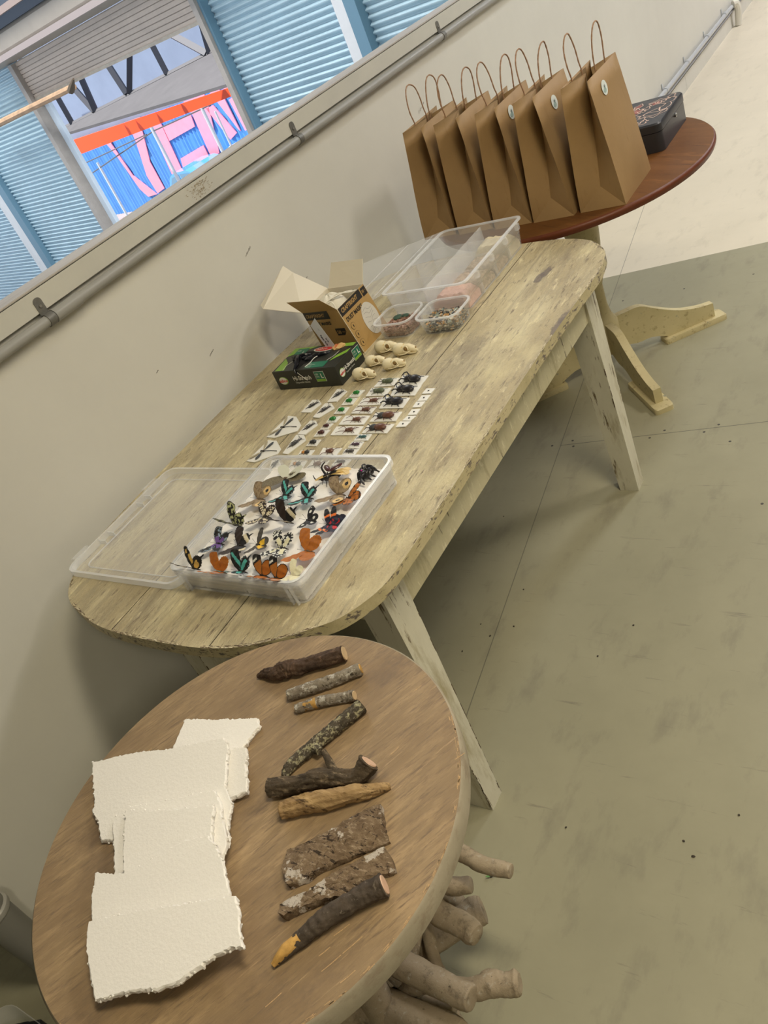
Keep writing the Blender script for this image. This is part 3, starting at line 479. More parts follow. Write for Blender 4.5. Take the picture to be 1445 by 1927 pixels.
def car(s0, s1, d, ztop, col, name, lb):
    t = thing('parked_car', tuple(sh((s0+s1)/2, d, -5)), lb, 'car', 'cars parked by the mural')
    pm = mat(name, col, .25, coat=.6); gl = mat('car_glass', (.10, .22, .34), .1); L_ = s1-s0; H = ztop+5
    bp = [(0, .18), (0, .55), (.12, .60), (.26, .66), (.36, .92), (.45, 1.0), (.66, 1.0), (.80, .90), (.93, .64), (1, .58), (1, .18)]
    mb = MB(); vs = [sh(s0+L_*a, d+dd, -5+H*b) for dd in (0, 1.7) for a, b in bp]; q = len(bp)
    mb.add(vs, [tuple(range(q)), tuple(range(2*q-1, q-1, -1))]+[(i, (i+1) % q, q+(i+1) % q, q+i) for i in range(q)], pm); mb.build('body', t, False)
    mb = MB(); mb.add([sh(s0+L_*a, d-.01, -5+H*b) for a, b in ((.30, .68), (.39, .90), (.53, .95), (.53, .68))], [(0, 1, 2, 3)], gl)
    mb.add([sh(s0+L_*a, d-.01, -5+H*b) for a, b in ((.55, .68), (.55, .95), (.70, .93), (.82, .70))], [(0, 1, 2, 3)], gl); mb.build('side_window', t, False)
    for a in (.2, .8):
        mb = MB(); c0 = sh(s0+L_*a, d-.05, -5+.33); mb.tube([c0, c0+WNv*.2], .33, mat('tyre', (.02, .02, .02), .8), 18); mb.build('wheel', t)
car(-35.6, -31.0, 20.0, -3.15, (.07, .30, .62), 'blue_car_paint', 'blue parked car with its roof showing under the pink E')
car(-30.2, -26.0, 19.6, -2.60, (.45, .75, .85), 'pale_cyan_car_paint', 'pale blue parked car at the right end of the mural view')
mb = MB(); mb.tube([sh(-38.4, 18.5, -5), sh(-38.4, 18.5, -3.9)], [.16, .05], mat('cone_red', (.8, .1, .06), .6), 10); tag(mb.build('traffic_cone', None), 'small red cone on the pale ground below the mural', 'cone')
# ============================================================ CONDUITS
GREYP = mat('grey_conduit', (.31, .305, .285), .4, var=.04, scale=12, spec=.4); CLIP = mat('worn_metal_clip', (.17, .165, .15), .5, metal=.4, var=.2, scale=60)
cdt = thing('wall_conduit', (.02, 1.1, 1.226), 'grey plastic conduit running along the wall under the timber sill', 'conduit')
mb = MB(); mb.tube([(.019, -.0+.13, 1.226), (.019, 19, 1.226)], .0135, GREYP, 16); mb.build('pipe', cdt)
mb = MB(); mb.tube([(.019, 1.115, 1.226), (.019, 1.20, 1.226)], .0165, GREYP, 16); mb.build('coupling', cdt)
def clip(y, z, r, par, tab=.035):
    mb = MB(); mb.tube([(.019, y-.011, z), (.019, y+.011, z)], r, CLIP, 16)
    mb.prism(rrect(0, 0, .024, tab*1.4, .010, 4), 0, .0015, CLIP, M=Matrix(((0, 0, 1, .0125), (1, 0, 0, y), (0, 1, 0, z+r+tab*.45), (0, 0, 0, 1))))
    c = mb.build('saddle_clip', par)
    mb = MB(); mb.tube([(.0135, y, z+r+tab*.55), (.0165, y, z+r+tab*.55)], .004, mat('screw_steel', (.35, .34, .32), .3, metal=.8), 8); mb.build('screw', c)
for y in (1.102, 2.218, 3.278, 4.35): clip(y, 1.226, .0158, cdt)
LIGHTP = mat('light_conduit', (.55, .57, .60), .35, metal=.2); 
c2 = thing('wall_conduit', (.02, 6, .15), 'light grey conduit low on the far wall above the skirting', 'conduit')
mb = MB(); mb.tube([(.022, 4.9, .165), (.022, 7.62, .153), (.022, 7.74, .15), (.022, 16, .150)], .015, LIGHTP, 12); mb.build('pipe', c2)
for y in (5.80, 6.34, 6.90, 7.45): 
    mb = MB(); mb.tube([(.022, y-.012, .162), (.022, y+.012, .162)], .018, LIGHTP, 12); mb.box((.002, y-.008, .175), (.006, y+.008, .205), LIGHTP); mb.build('saddle_clip', c2)
mb = MB(); mb.tube([(.02, 4.9, .128), (.02, 7.7, .122), (.02, 16, .12)], .007, mat('thin_dark_conduit', (.30, .30, .32), .4), 8); tag(mb.build('wall_cable', None), 'thin darker cable clipped just below the low far conduit', 'cable')
mb = MB(); mb.tube(smooth_path([(.03, 7.70, .165, ), (.05, 7.72, .16), (.055, 7.73, .12), (.05, 7.735, .06), (.045, 7.73, 0.002)]), .026, mat('off_white_elbow', (.66, .63, .55), .5), 10); tag(mb.build('elbow_pipe', None), 'off-white elbow pipe dropping from the far conduit to the floor', 'pipe')
# ============================================================ LONG TABLE
_Y = (.74, .65, .38); _D = (.15, .12, .105); _B = (.27, .21, .135)
TSPOT = ((0.285, 0.593, 0.012, _D, .80, .35), (0.276, 0.574, 0.012, _D, .80, .35), (0.442, 0.325, 0.012, _D, .70, .35), (0.442, 0.280, 0.014, _D, .70, .35), (0.177, 0.655, 0.030, _B, 0.33), (0.330, 0.238, 0.050, _Y, 0.52), (0.413, 0.176, 0.050, _Y, 0.42), (0.350, 0.092, 0.060, _Y, 0.49), (0.399, -0.162, 0.060, _Y, 0.42), (0.418, -0.307, 0.060, _Y, 0.39), (0.413, -0.529, 0.060, _Y, 0.35), (0.421, -0.626, 0.050, _Y, 0.35), (0.361, 0.710, 0.040, _Y, 0.35), (-0.170, 0.050, 0.040, _B, 0.20), (-0.479, -0.031, 0.060, _B, 0.39), (-0.480, 0.105, 0.050, _B, 0.39), (-0.411, -0.230, 0.050, _B, 0.33), (-0.407, 0.211, 0.040, _B, 0.26), (0.228, 0.130, 0.050, _D, .25, .35), (-0.010, -0.743, 0.050, _Y, 0.32), (0.239, -0.177, 0.050, _B, 0.23),
)
TOPM = layered('distressed_cream_top', ((.37, .30, .175), (.64, .545, .33), 4, (1, .4, 1)), [
    ((.70, .62, .40), 9, (1, .35, 1), .47, .66, 14, 2), ((.31, .25, .16), 12, (1, .22, 1), .53, .66, 15, 7), ((.40, .34, .22), 60, (1, .08, 1), .50, .66, 10, 53),
    ((.78, .69, .44), 38, (1, .3, 1), .575, .67, 15, 11), ((.22, .17, .11), 110, (1, .18, 1), .56, .66, 14, 4), ((.14, .11, .08), 190, (1, .12, 1), .65, .69, 12, 77), ((.12, .10, .085), 34, (1, .16, 1), .70, .72, 15, 31), ((.10, .085, .085), 8, (1, .30, 1), .70, .715, 15, 21)], rough=.44, bump=1.0, bscale=130, bstretch=(1, .4, 1), spec=.5, bdist=.004, spots=TSPOT)
SIDEM = layered('distressed_cream_paint', ((.50, .45, .28), (.64, .585, .40), 5, (1, 1, .5)), [
    ((.36, .31, .18), 22, (1, 1, .2), .54, .68, 14, 3), ((.74, .69, .50), 50, (1, 1, .4), .56, .66, 14, 13), ((.14, .11, .07), 40, (1, 1, .16), .61, .65, 14, 9)], rough=.5, bump=.35, bscale=60, bstretch=(1, 1, .25), spec=.4)
WHTM = layered('worn_white_leg_paint', ((.56, .53, .42), (.70, .67, .55), 5, (1, 1, .5)), [
    ((.40, .35, .22), 24, (1, 1, .2), .50, .66, 14, 3), ((.15, .11, .06), 46, (1, 1, .13), .60, .64, 14, 9)], rough=.5, bump=.3, bscale=60, bstretch=(1, 1, .25), spec=.4)
EDGEM = layered('worn_table_edge', ((.42, .36, .20), (.58, .50, .31), 12, (1, 1, 1)), [
    ((.14, .115, .10), 60, (1, .5, 1.5), .55, .61, 14, 3), ((.70, .60, .38), 24, (1, .5, 2), .62, .70, 10, 13)], rough=.5, bump=.6, bscale=90)
rightpts = [(.561, .588), (.64, .591), (.70, .598), (.76, .612), (.80, .629), (.84, .648), (.89, .680), (.93, .711), (.962, .762), (.977, .813), (.981, .90), (.982, 1.05), (.979, 1.2), (.977, 1.4), (.977, 1.65), (.984, 1.86), (.988, 1.965), (.972, 2.07), (.939, 2.131), (.895, 2.177), (.84, 2.207), (.76, 2.23), (.681, 2.24), (.53, 2.245)]
leftpts = [(.38, 2.240), (.29, 2.226), (.21, 2.193), (.14, 2.138), (.09, 2.068), (.058, 1.975), (.042, 1.85), (.034, 1.65), (.030, 1.42), (.034, 1.20), (.042, 1.007), (.050, .88), (.062, .803), (.085, .747), (.13, .683), (.178, .647), (.237, .625), (.319, .602), (.403, .591), (.482, .588)]
outl = smooth_loop(rightpts+leftpts, 3)
lt = thing('long_table', (.535, 1.41, 0), 'long distressed cream wooden table with rounded ends against the white wall', 'table')
mb = MB(); g = .0015
for (a, b) in ((None, .392), (.392, .685), (.685, None)):
    pl = outl
    if a is not None: pl = clipx(pl, a+g, True)
    if b is not None: pl = clipx(pl, b-g, False)
    mb.prism(pl, .724, .75, TOPM, EDGEM, bev=.0)
mb.prism(inset(outl, .004), .722, .7494, mat('groove_dark', (.03, .022, .015), .9))
WEAR = mat('bare_worn_arris', (.115, .075, .045), .7, var=.4, scale=90); CHIP = mat('pale_paint_chip', (.74, .67, .50), .5)
fr = Frame((0, 0, .75), (1, 0, 0), (0, 1, 0)); r = random.Random(31); dense = smooth_loop(outl, 5)
for i in range(len(dense)):
    a, b = Vector(dense[i]), Vector(dense[(i+1) % len(dense)]); c_ = Vector((.51, 1.41)); 
    for q in range(2):
        p = a.lerp(b, r.random()); d = (b-a).normalized(); n_ = Vector((-d.y, d.x))*(1 if Vector((-d.y, d.x)).dot(c_-p) > 0 else -1)
        if mnoise.noise(Vector((p.x*9, p.y*9, 5))) < -.12: continue
        off_ = r.random()**2*.006; ln_ = r.uniform(.003, .012); p = p+n_*(.0008+off_)
        strip(mb, fr, [tuple(p), tuple(p+d*ln_+n_*r.uniform(-.0008, .0008))], r.uniform(.0004, .0016), WEAR if r.random() < .72 else CHIP, .00012+q*.00003)
        if r.random() < .5:
            e = Frame((p.x-n_.x*(.0012+off_), p.y-n_.y*(.0012+off_), .738), (d.x, d.y, 0), (0, 0, 1)); sg_ = 1 if e.n.dot(Vector((-n_.x, -n_.y, 0))) > 0 else -1
            ze = r.uniform(-.012, .011); strip(mb, e, [(0, ze), (ln_, ze+r.uniform(-.001, .001))], r.uniform(.0004, .0013), WEAR, .0006*sg_)
mb.build('tabletop', lt, True, angle=40)
rs = mb
def apron(a, b, name='apron'):
    mb = MB(); mb.box(a, b, SIDEM); o = mb.build(name, lt, False, bevel=.002)
apron((.908, .86, .613), (.931, 1.975, .720)); apron((.13, .86, .613), (.154, 1.975, .722))
apron((.17, .822, .613), (.90, .846, .722)); apron((.17, 1.985, .613), (.90, 2.009, .722))
for (sx, X) in ((1, .938), (-1, .130)):
    for (sy, Y) in ((-1, .810), (1, 2.023)):
        mb = MB(); top = .078; bt = .052; vs = []
        for z, wx, wy in ((0, .060, .050), (.30, .066, .058), (.60, .072, .070), (.722, .073, .073)):
            x1, x0 = X, X-sx*wx; y0, y1 = Y, Y-sy*wy
            vs += [(x0, y0, z), (x1, y0, z), (x1, y1, z), (x0, y1, z)]
        fs = [(4*i+k, 4*i+(k+1) % 4, 4*i+4+(k+1) % 4, 4*i+4+k) for i in range(3) for k in range(4)]+[(0, 1, 2, 3), (12, 13, 14, 15)]
        mb.add(vs, fs, WHTM)
        for (xi, yi, wxs, wys) in ((X, Y, 0, 0), (X, Y, 0, 1), (X, Y, 1, 0)):
            for q in range(46):
                z = r.random()*.60; wx = .060+.012*z/.6; wy = .050+.020*z/.6; ex = X-(sx*wx if wxs else 0); ey = Y-(sy*wy if wys else 0)
                if mnoise.noise(Vector((z*7, ex*5, ey*5))) < -.1: continue
                face = r.random() < .5; w_ = r.uniform(.0006, .0026); ln_ = r.uniform(.004, .022); ins = r.random()*.003
                if face: mb.box((ex-.0004, ey-(w_ if (ey > Y-.02*0+1e-9) or (sy > 0) != bool(wys) else 0)-0*ins, z), (ex+.0004, ey+(0 if (sy > 0) != bool(wys) else w_), z+ln_), WEAR)
                else: mb.box((ex-(w_ if (sx > 0) != bool(wxs) else 0), ey-.0004, z), (ex+(0 if (sx > 0) != bool(wxs) else w_), ey+.0004, z+ln_), WEAR)
        mb.build('leg', lt, False)
# ============================================================ ROUND TABLE ON DRIFTWOOD
RGRAIN = -62.5
RTOP = layered('worn_plywood_top', ((.24, .165, .090), (.335, .235, .130), 14, (.30, 2.0, 1)), [
    ((.41, .285, .155), 55, (.30, 1.6, 1), .46, .66, 15, 3), ((.23, .155, .085), 7, (.7, 1.2, 1), .44, .66, 15, 8), ((.19, .13, .08), 130, (.22, 1.5, 1), .52, .66, 15, 5), ((.155, .105, .068), 10, (.7, 1.2, 1), .56, .74, 15, 43), ((.44, .30, .165), 70, (.16, 1.6, 1), .62, .70, 14, 17)],
    rough=.50, bump=.7, bscale=110, bstretch=(.10, 2, 1), rot=math.radians(RGRAIN), spec=.4, bdist=.0012, spots=((-.215, -.095, .045, (.13, .085, .05), .75), (-.17, -.14, .040, (.15, .10, .06), .6), (.12, -.17, .05, (.22, .15, .09), .45), (-.08, .22, .05, (.20, .135, .08), .4)))
RRIM = layered('round_table_rim', ((.27, .235, .165), (.37, .32, .235), 8, (1, 1, 1)), [((.25, .20, .14), 30, (1, 1, 1.5), .52, .66, 14, 3), ((.56, .36, .19), 26, (1, 1, 3), .70, .75, 10, 9)], rough=.6, bump=.2, bscale=50)
RC = (1.016, .327); RR = .327; ZR = .78
rt = thing('round_table', (RC[0], RC[1], 0), 'round plywood-topped table standing on a heap of driftwood, nearest the camera', 'table')
mb = MB(); n = 120
ring = lambda r, z: [(RC[0]+r*math.cos(2*PI*k/n), RC[1]+r*math.sin(2*PI*k/n), z) for k in range(n)]
rs = [ring(RR-.012, ZR-.037), ring(RR-.001, ZR-.035), ring(RR, ZR-.003), ring(RR-.003, ZR)]
vs = [v for r in rs for v in r]; mb.add(vs, [(i*n+k, i*n+(k+1) % n, (i+1)*n+(k+1) % n, (i+1)*n+k) for i in range(3) for k in range(n)], RRIM)
mb.add(rs[-1], [tuple(range(n))], RTOP); mb.add(rs[0], [tuple(range(n-1, -1, -1))], RRIM)
FRESH = mat('fresh_wood_scratch', (.48, .31, .15), .6, var=.3, scale=300)
fr = Frame((0, 0, ZR), (1, 0, 0), (0, 1, 0)); r = random.Random(4)
for a, b in SCR:
    strip(mb, fr, [a, ((a[0]+b[0])/2+.0004, (a[1]+b[1])/2), b], .0011, FRESH, .00015)
for k in range(46):
    a = -1.75+k*.055; 
    if r.random() < .75:
        for q in range(4): rr_0 = RR-.0036-r.random()*.004; a_ = a+r.random()*.05; w_ = .008+.025*r.random(); strip(mb, fr, [(RC[0]+rr_0*math.cos(a_), RC[1]+rr_0*math.sin(a_)), (RC[0]+rr_0*math.cos(a_+w_), RC[1]+rr_0*math.sin(a_+w_))], .0003+.0009*r.random(), FRESH, .00015)
mb.build('tabletop', rt, True, angle=50)
DRIFT = layered('driftwood', ((.28, .22, .145), (.40, .325, .23), 9, (1, 1, 1)), [((.20, .16, .11), 45, (1, 1, 1), .52, .66, 14, 3), ((.46, .41, .33), 70, (1, 1, 1), .58, .68, 14, 7), ((.10, .075, .05), 90, (1, 1, 1), .64, .70, 14, 11)], rough=.75, bump=.8, bscale=110)
def log(par, pts, name='driftwood_limb', mt=DRIFT, k=4, n=14, rough=.16, bark=(.10, .16, 1.3, 2)):
    mb = MB(); sp = smooth_path(pts, max(k, 10)); mb.tube([p[:3] for p in sp], [p[3]*(1+.07*mnoise.noise(Vector((i*.23, p[0]*9, 1)))) for i, p in enumerate(sp)], mt, max(n, 22), bark=bark); return mb.build(name, par, True, angle=60)
zs = [.30, .22, .12, .2, .16, .26, .24, .18, .22, .1, .13]
for L_, z in zip(LOGS, zs):
    p0 = L_[0]; d = Vector((RC[0]+.0-p0[0], RC[1]-p0[1]))
    start = (p0[0]+d.x*.8, p0[1]+d.y*.8, max(.04, z-.05), p0[2]*1.1)
    pe, pf = L_[-1], L_[-2]; dv = Vector((pe[0]-pf[0], pe[1]-pf[1])).normalized()*.006
    log(rt, [start]+[(p[0], p[1], z, p[2]) for p in L_]+[(pe[0]+dv.x, pe[1]+dv.y, z, pe[2]*.72)])
for k in range(6):
    a = 2*PI*k/6+.3; r0 = .10; ox = RC[0]-.05; log(rt, [(ox+r0*math.cos(a), RC[1]+r0*math.sin(a), .030, .028), (ox+.06*math.cos(a+.5), RC[1]+.06*math.sin(a+.5), .36, .028), (ox+.10*math.cos(a+1.1), RC[1]+.10*math.sin(a+1.1), .748, .024)], k=5)
mb = MB(); mb.tube([(p[0], p[1], .06) for p in REED], .008, mat('bright_green_stem', (.20, .42, .03), .4, var=.3, scale=30), 8)
tag(mb.build('bamboo_cutting', None), 'bright green stem on the floor among the driftwood at the bottom edge', 'stem')
# ============================================================ RED PEDESTAL TABLE
REDM = layered('red_brown_varnish', ((.115, .046, .014), (.18, .074, .020), 7, (.4, 1.5, 1)), [((.27, .115, .032), 16, (.3, 2, 1), .55, .72, 12, 3), ((.06, .020, .008), 50, (.15, 3, 1), .56, .68, 14, 6)], rough=.5, bump=.08, bscale=50, spec=.25, rot=.5)
REDE = layered('red_table_edge', ((.10, .025, .01), (.16, .045, .018), 8, (1, 1, 1)), [((.45, .33, .24), 60, (1, 1, 3), .69, .73, 10, 3)], rough=.4, bump=.2, bscale=80)
CRM = layered('cream_pedestal_paint', ((.52, .45, .25), (.64, .56, .34), 6, (1, 1, 1)), [((.14, .19, .21), 16, (1, 1, 1), .64, .70, 8, 5), ((.34, .27, .14), 40, (1, 1, 1), .56, .68, 12, 29), ((.17, .06, .025), 34, (1, 1, 1), .665, .69, 12, 9)], rough=.45, bump=.15, bscale=40)
PC = (.615, 2.748); pt = thing('pedestal_table', (PC[0], PC[1], 0), 'round red-brown pedestal table with a cream base behind the long table', 'table')
mb = MB(); mb.lathe([(.43, .722), (.475, .726), (.480, .737), (.480, .743), (.474, .750)], PC, REDE, 96); mb.prism([(PC[0]+.474*math.cos(2*PI*k/96), PC[1]+.474*math.sin(2*PI*k/96)) for k in range(96)], .7495, .7502, REDM)
mb.build('tabletop', pt, True, angle=50)
mb = MB(); mb.lathe([(.22, .69), (.23, .70), (.23, .722)], PC, CRM, 40); mb.box((PC[0]-.30, PC[1]-.03, .69), (PC[0]+.30, PC[1]+.03, .722), CRM); mb.box((PC[0]-.03, PC[1]-.30, .69), (PC[0]+.03, PC[1]+.30, .722), CRM); mb.build('support_plate', pt)
prof = [(.035, .06), (.048, .08), (.050, .19), (.042, .205), (.034, .22), (.027, .26), (.027, .34), (.034, .362), (.038, .37), (.034, .378), (.038, .39), (.040, .398), (.034, .405), (.040, .418), (.044, .44), (.056, .50), (.062, .56), (.055, .60), (.050, .62), (.075, .65), (.085, .69)]
mb = MB(); mb.lathe(prof, PC, CRM, 32)
for zr, rg in ((.3735, .0365), (.394, .0375), (.412, .0365)): mb.tube([(PC[0]+rg*math.cos(2*PI*k/32), PC[1]+rg*math.sin(2*PI*k/32), zr) for k in range(32)], .0016, mat('worn_brown_ring', (.16, .09, .04), .6), 6, closed=True)
mb.build('turned_column', pt)
for k, a in enumerate((41, -50, 221, 130)):
    a = math.radians(a); d = Vector((math.cos(a), math.sin(a), 0)); n_ = Vector((-d.y, d.x, 0)); o = Vector((PC[0], PC[1], 0))
    prof2 = smooth_path([(.03, .195), (.08, .195), (.14, .192), (.20, .155), (.28, .11), (.36, .085), (.415, .078)], 4)+[(.415, .020), (.22, .020)]+smooth_path([(.22, .026), (.16, .050), (.10, .052), (.03, .075)], 3)
    mb = MB(); q = len(prof2); vs = [o+d*r+n_*(s*.0145)+Vector((0, 0, z)) for s in (-1, 1) for r, z in prof2]
    mb.add(vs, [tuple(range(q)), tuple(range(2*q-1, q-1, -1))]+[(i, (i+1) % q, q+(i+1) % q, q+i) for i in range(q)], CRM); lg = mb.build('leg', pt, True, angle=30)
    mb = MB(); M = Matrix(((d.x, n_.x, 0, o.x), (d.y, n_.y, 0, o.y), (0, 0, 1, 0), (0, 0, 0, 1)))
    mb.prism(rrect(.33, 0, .25, .068, .012, 3), 0, .022, CRM, M=M, bev=.004); mb.build('foot_plate', lg, True)
# ============================================================ PAPER BAGS
KRAFT = layered('brown_kraft_paper', ((.30, .188, .082), (.36, .228, .102), 5, (1, 1, 1)), [((.26, .155, .06), 90, (1, 1, .1), .60, .80, 4, 3)], rough=.62, bump=.12, bscale=30, spec=.35)
KRIN = mat('brown_kraft_inside', (.30, .20, .10), .8); CORD = mat('twisted_paper_cord', (.36, .21, .12), .8, var=.3, scale=200, bump=.5)
STK = mat('round_sticker_paper', (.70, .76, .74), .35); STKD = mat('sticker_print', (.10, .15, .15), .5); STKG = mat('sticker_green_print', (.32, .44, .42), .5)
def bag(i, xl, xr, tl, tr_, y0, y1, label, sticker, seed, lean=0):
    r = random.Random(seed); H = .36; h0 = .062
    t = thing('paper_bag', ((xl+xr)/2, (y0+y1)/2, .75), label, 'bag', 'brown paper gift bags in a row')
    lv = [0, h0, .11, .17, .22, .27, .31, .36]
    xL = lambda z: xl+(tl-xl)*(z/H)**1.15; xR = lambda z: xr+(tr_-xr)*(z/H)**1.1
    yy0 = lambda z: y0+.000*z; yy1 = lambda z: y1-.004*(z/H)
    def gd(z): 
        u = max(0, (z-h0)/(H-h0)); return .020+.085*u**.8
    V = {}; mb = MB(); vs = []
    def v(k, p):
        V[k] = len(vs); vs.append((p[0], p[1], .75+p[2]+.0006))
    jj = lambda s: (r.random()-.5)*s
    ny = 5
    for i_, z in enumerate(lv):
        for j in range(ny+1):
            u = j/ny; bulge = math.sin(PI*u)*.012*math.sin(PI*z/H)
            y = yy0(z)+(yy1(z)-yy0(z))*u
            dz = 0
            v(('L', i_, j), (xL(z)-bulge*.5+jj(.0015), y, z)); v(('R', i_, j), (xR(z)+bulge*.6+jj(.0015), y, z+dz))
        if i_ >= 1:
            xm = (xL(z)+xR(z))/2; v(('a', i_), (xm+jj(.003), yy0(z)+gd(z), z-.000)); v(('b', i_), (xm+jj(.003), yy1(z)-gd(z), z))
    fs = []
    for i_ in range(len(lv)-1):
        for j in range(ny):
            fs.append((V['L', i_, j], V['L', i_, j+1], V['L', i_+1, j+1], V['L', i_+1, j])); fs.append((V['R', i_, j], V['R', i_, j+1], V['R', i_+1, j+1], V['R', i_+1, j]))
        for g_, j in (('a', 0), ('b', ny)):
            if i_ == 0: fs += [(V['L', 0, j], V['R', 0, j], V[g_, 1]), (V['L', 0, j], V[g_, 1], V['L', 1, j]), (V['R', 0, j], V['R', 1, j], V[g_, 1])]
            else: fs += [(V['L', i_, j], V[g_, i_], V[g_, i_+1], V['L', i_+1, j]), (V[g_, i_], V['R', i_, j], V['R', i_+1, j], V[g_, i_+1])]
    fs.append(tuple(V['L', 0, j] for j in range(ny+1))+tuple(V['R', 0, j] for j in range(ny, -1, -1)))
    mb.add(vs, fs, KRAFT); b_ = mb.build('bag_body', t, True, angle=18)
    sol = b_.modifiers.new('thickness', 'SOLIDIFY'); sol.thickness = .0006; sol.offset = -1
    # handle patches inside and twisted cords
    for (X, X2, nm, lean_) in ((xL, tl, 'L', -.4), (xR, tr_, 'R', .6)):
        sgn = 1 if nm == 'L' else -1
        fr = Frame((X(H-.05)+sgn*.002, (y0+y1)/2, .75+H-.05), (0, 1, 0), (X(H)-X(H-.05), 0, .05))
        mb = MB(); patch(mb, fr, rc(-.075, .004, .075, .046), KRIN, 0.0, .0012); mb.build('handle_patch', t, False)
        hy = .042; top = .105+r.random()*.012; tw = jj(.02)
        base = X(H)+sgn*.0025; c = (y0+y1)/2-.004
        out_ = lean_*.012+jj(.006)
        pts = [(base, c-hy, .75+H-.045), (base, c-hy, .75+H), (base+out_*.5, c-hy-.004, .75+H+top*.35), (base+out_, c-hy*.85, .75+H+top*.72), (base+out_*1.3+tw*.3, c-.014, .75+H+top*.96), (base+out_*1.4+tw*.4, c+.012, .75+H+top*1.0), (base+out_*1.2, c+hy*.8, .75+H+top*.86), (base+out_*.8, c+hy*1.0, .75+H+top*.55), (base+out_*.3, c+hy*.95, .75+H+top*.2), (base, c+hy, .75+H), (base, c+hy, .75+H-.045)]
        mb = MB(); sp = smooth_path(pts, 5); mb.tube(sp, [.0021+.0003*math.sin(k*2.1) for k in range(len(sp))], CORD, 7); mb.build('twisted_handle', t)
    if sticker:
        sy, sz = sticker; z = sz-.75; x = xR(z)+.012*.6*math.sin(PI*z/H)*math.sin(PI*(sy-y0)/(y1-y0))+.002
        fr = Frame((x, sy, sz), (0, 1, 0), (xR(z+.02)-xR(z), 0, .02)); mb = MB()
        patch(mb, fr, oval(0, 0, .0205, .0205), STK, 0, .0004); patch(mb, fr, oval(-.003, -.007, .011, .007), STKG, .0005, .0003)
        for k in range(8):
            a = 2*PI*k/8; strip(mb, fr, [(0, .003), (.007*math.cos(a), .003+.006*math.sin(a))], .0012, STKD, .0012)
        mb.build('round_sticker', t, False)
    return t
bag(1, .197, .325, .258, .328, 2.424, 2.68, 'leftmost brown paper bag of the row, nearest the wall', None, 11)
bag(2, .345, .478, .384, .466, 2.41, 2.665, 'second brown paper bag from the wall, standing behind the divided plastic box', None, 12)
bag(3, .490, .622, .540, .606, 2.395, 2.655, 'middle brown paper bag, only a sliver of its sticker showing', (2.486, 1.068), 13)
bag(4, .632, .768, .670, .733, 2.390, 2.655, 'second brown paper bag from the right, round sticker facing out', (2.507, 1.057), 14)
bag(5, .786, .930, .818, .896, 2.398, 2.660, 'rightmost brown paper bag with its whole wide side and sticker visible', (2.491, 1.062), 15)
# ============================================================ BLACK BOX WITH LINE ART
BLK = mat('black_metal_case', (.016, .016, .019), .32, spec=.5); BLK2 = mat('black_case_side', (.030, .031, .038), .38)
bx = thing('metal_box', (.83, 2.945, .75), 'black lidded box with pale line drawings on top, on the red table', 'box')
mb = MB(); mb.prism(rrect(.83, 2.946, .21, .295, .022, 5), .751, .812, BLK2); mb.build('base', bx, True)
mb = MB(); mb.prism(rrect(.83, 2.946, .213, .298, .023, 5), .814, .842, BLK2, bev=.005); lid = mb.build('lid', bx, True)
fr = Frame((.83, 2.946, .842), (1, 0, 0), (0, 1, 0)); mb = MB(); LN = mat('pale_pink_line', (.72, .52, .42), .5); RDS = mat('dusty_red_fill', (.30, .09, .07), .5); LN2 = mat('cream_fill', (.70, .52, .36), .5)
rr = random.Random(3)
for k in range(17):
    cx_, cy_ = rr.uniform(-.06, .085), rr.uniform(-.125, .125); r0 = rr.uniform(.012, .032); q = rr.randint(9, 15); st = rr.uniform(.5, 1.6)
    pl = [(min(.098, max(-.098, cx_+r0*st*(1+.5*rr.uniform(-1, 1))*math.cos(2*PI*j/q))), min(.138, max(-.138, cy_+r0*(1+.5*rr.uniform(-1, 1))*math.sin(2*PI*j/q)))) for j in range(q)]
    if k in (2, 6, 9, 12): 
        ctr = [(cx_+(a-cx_)*.7, cy_+(b-cy_)*.7) for a, b in pl]; patch(mb, fr, ctr, RDS if k != 9 else LN2, .0002, .0002)
    strip(mb, fr, pl+[pl[0]], .0026, LN, .0007)
mb.build('line_art', lid, False)
mb = MB(); mb.tube([(.935, 2.962, .806), (.941, 2.962, .806)], .0065, mat('chrome_lock', (.5, .5, .5), .2, metal=.9), 16); mb.tube([(.941, 2.962, .806), (.9415, 2.962, .806)], .003, BLK, 10); mb.build('lock', bx)
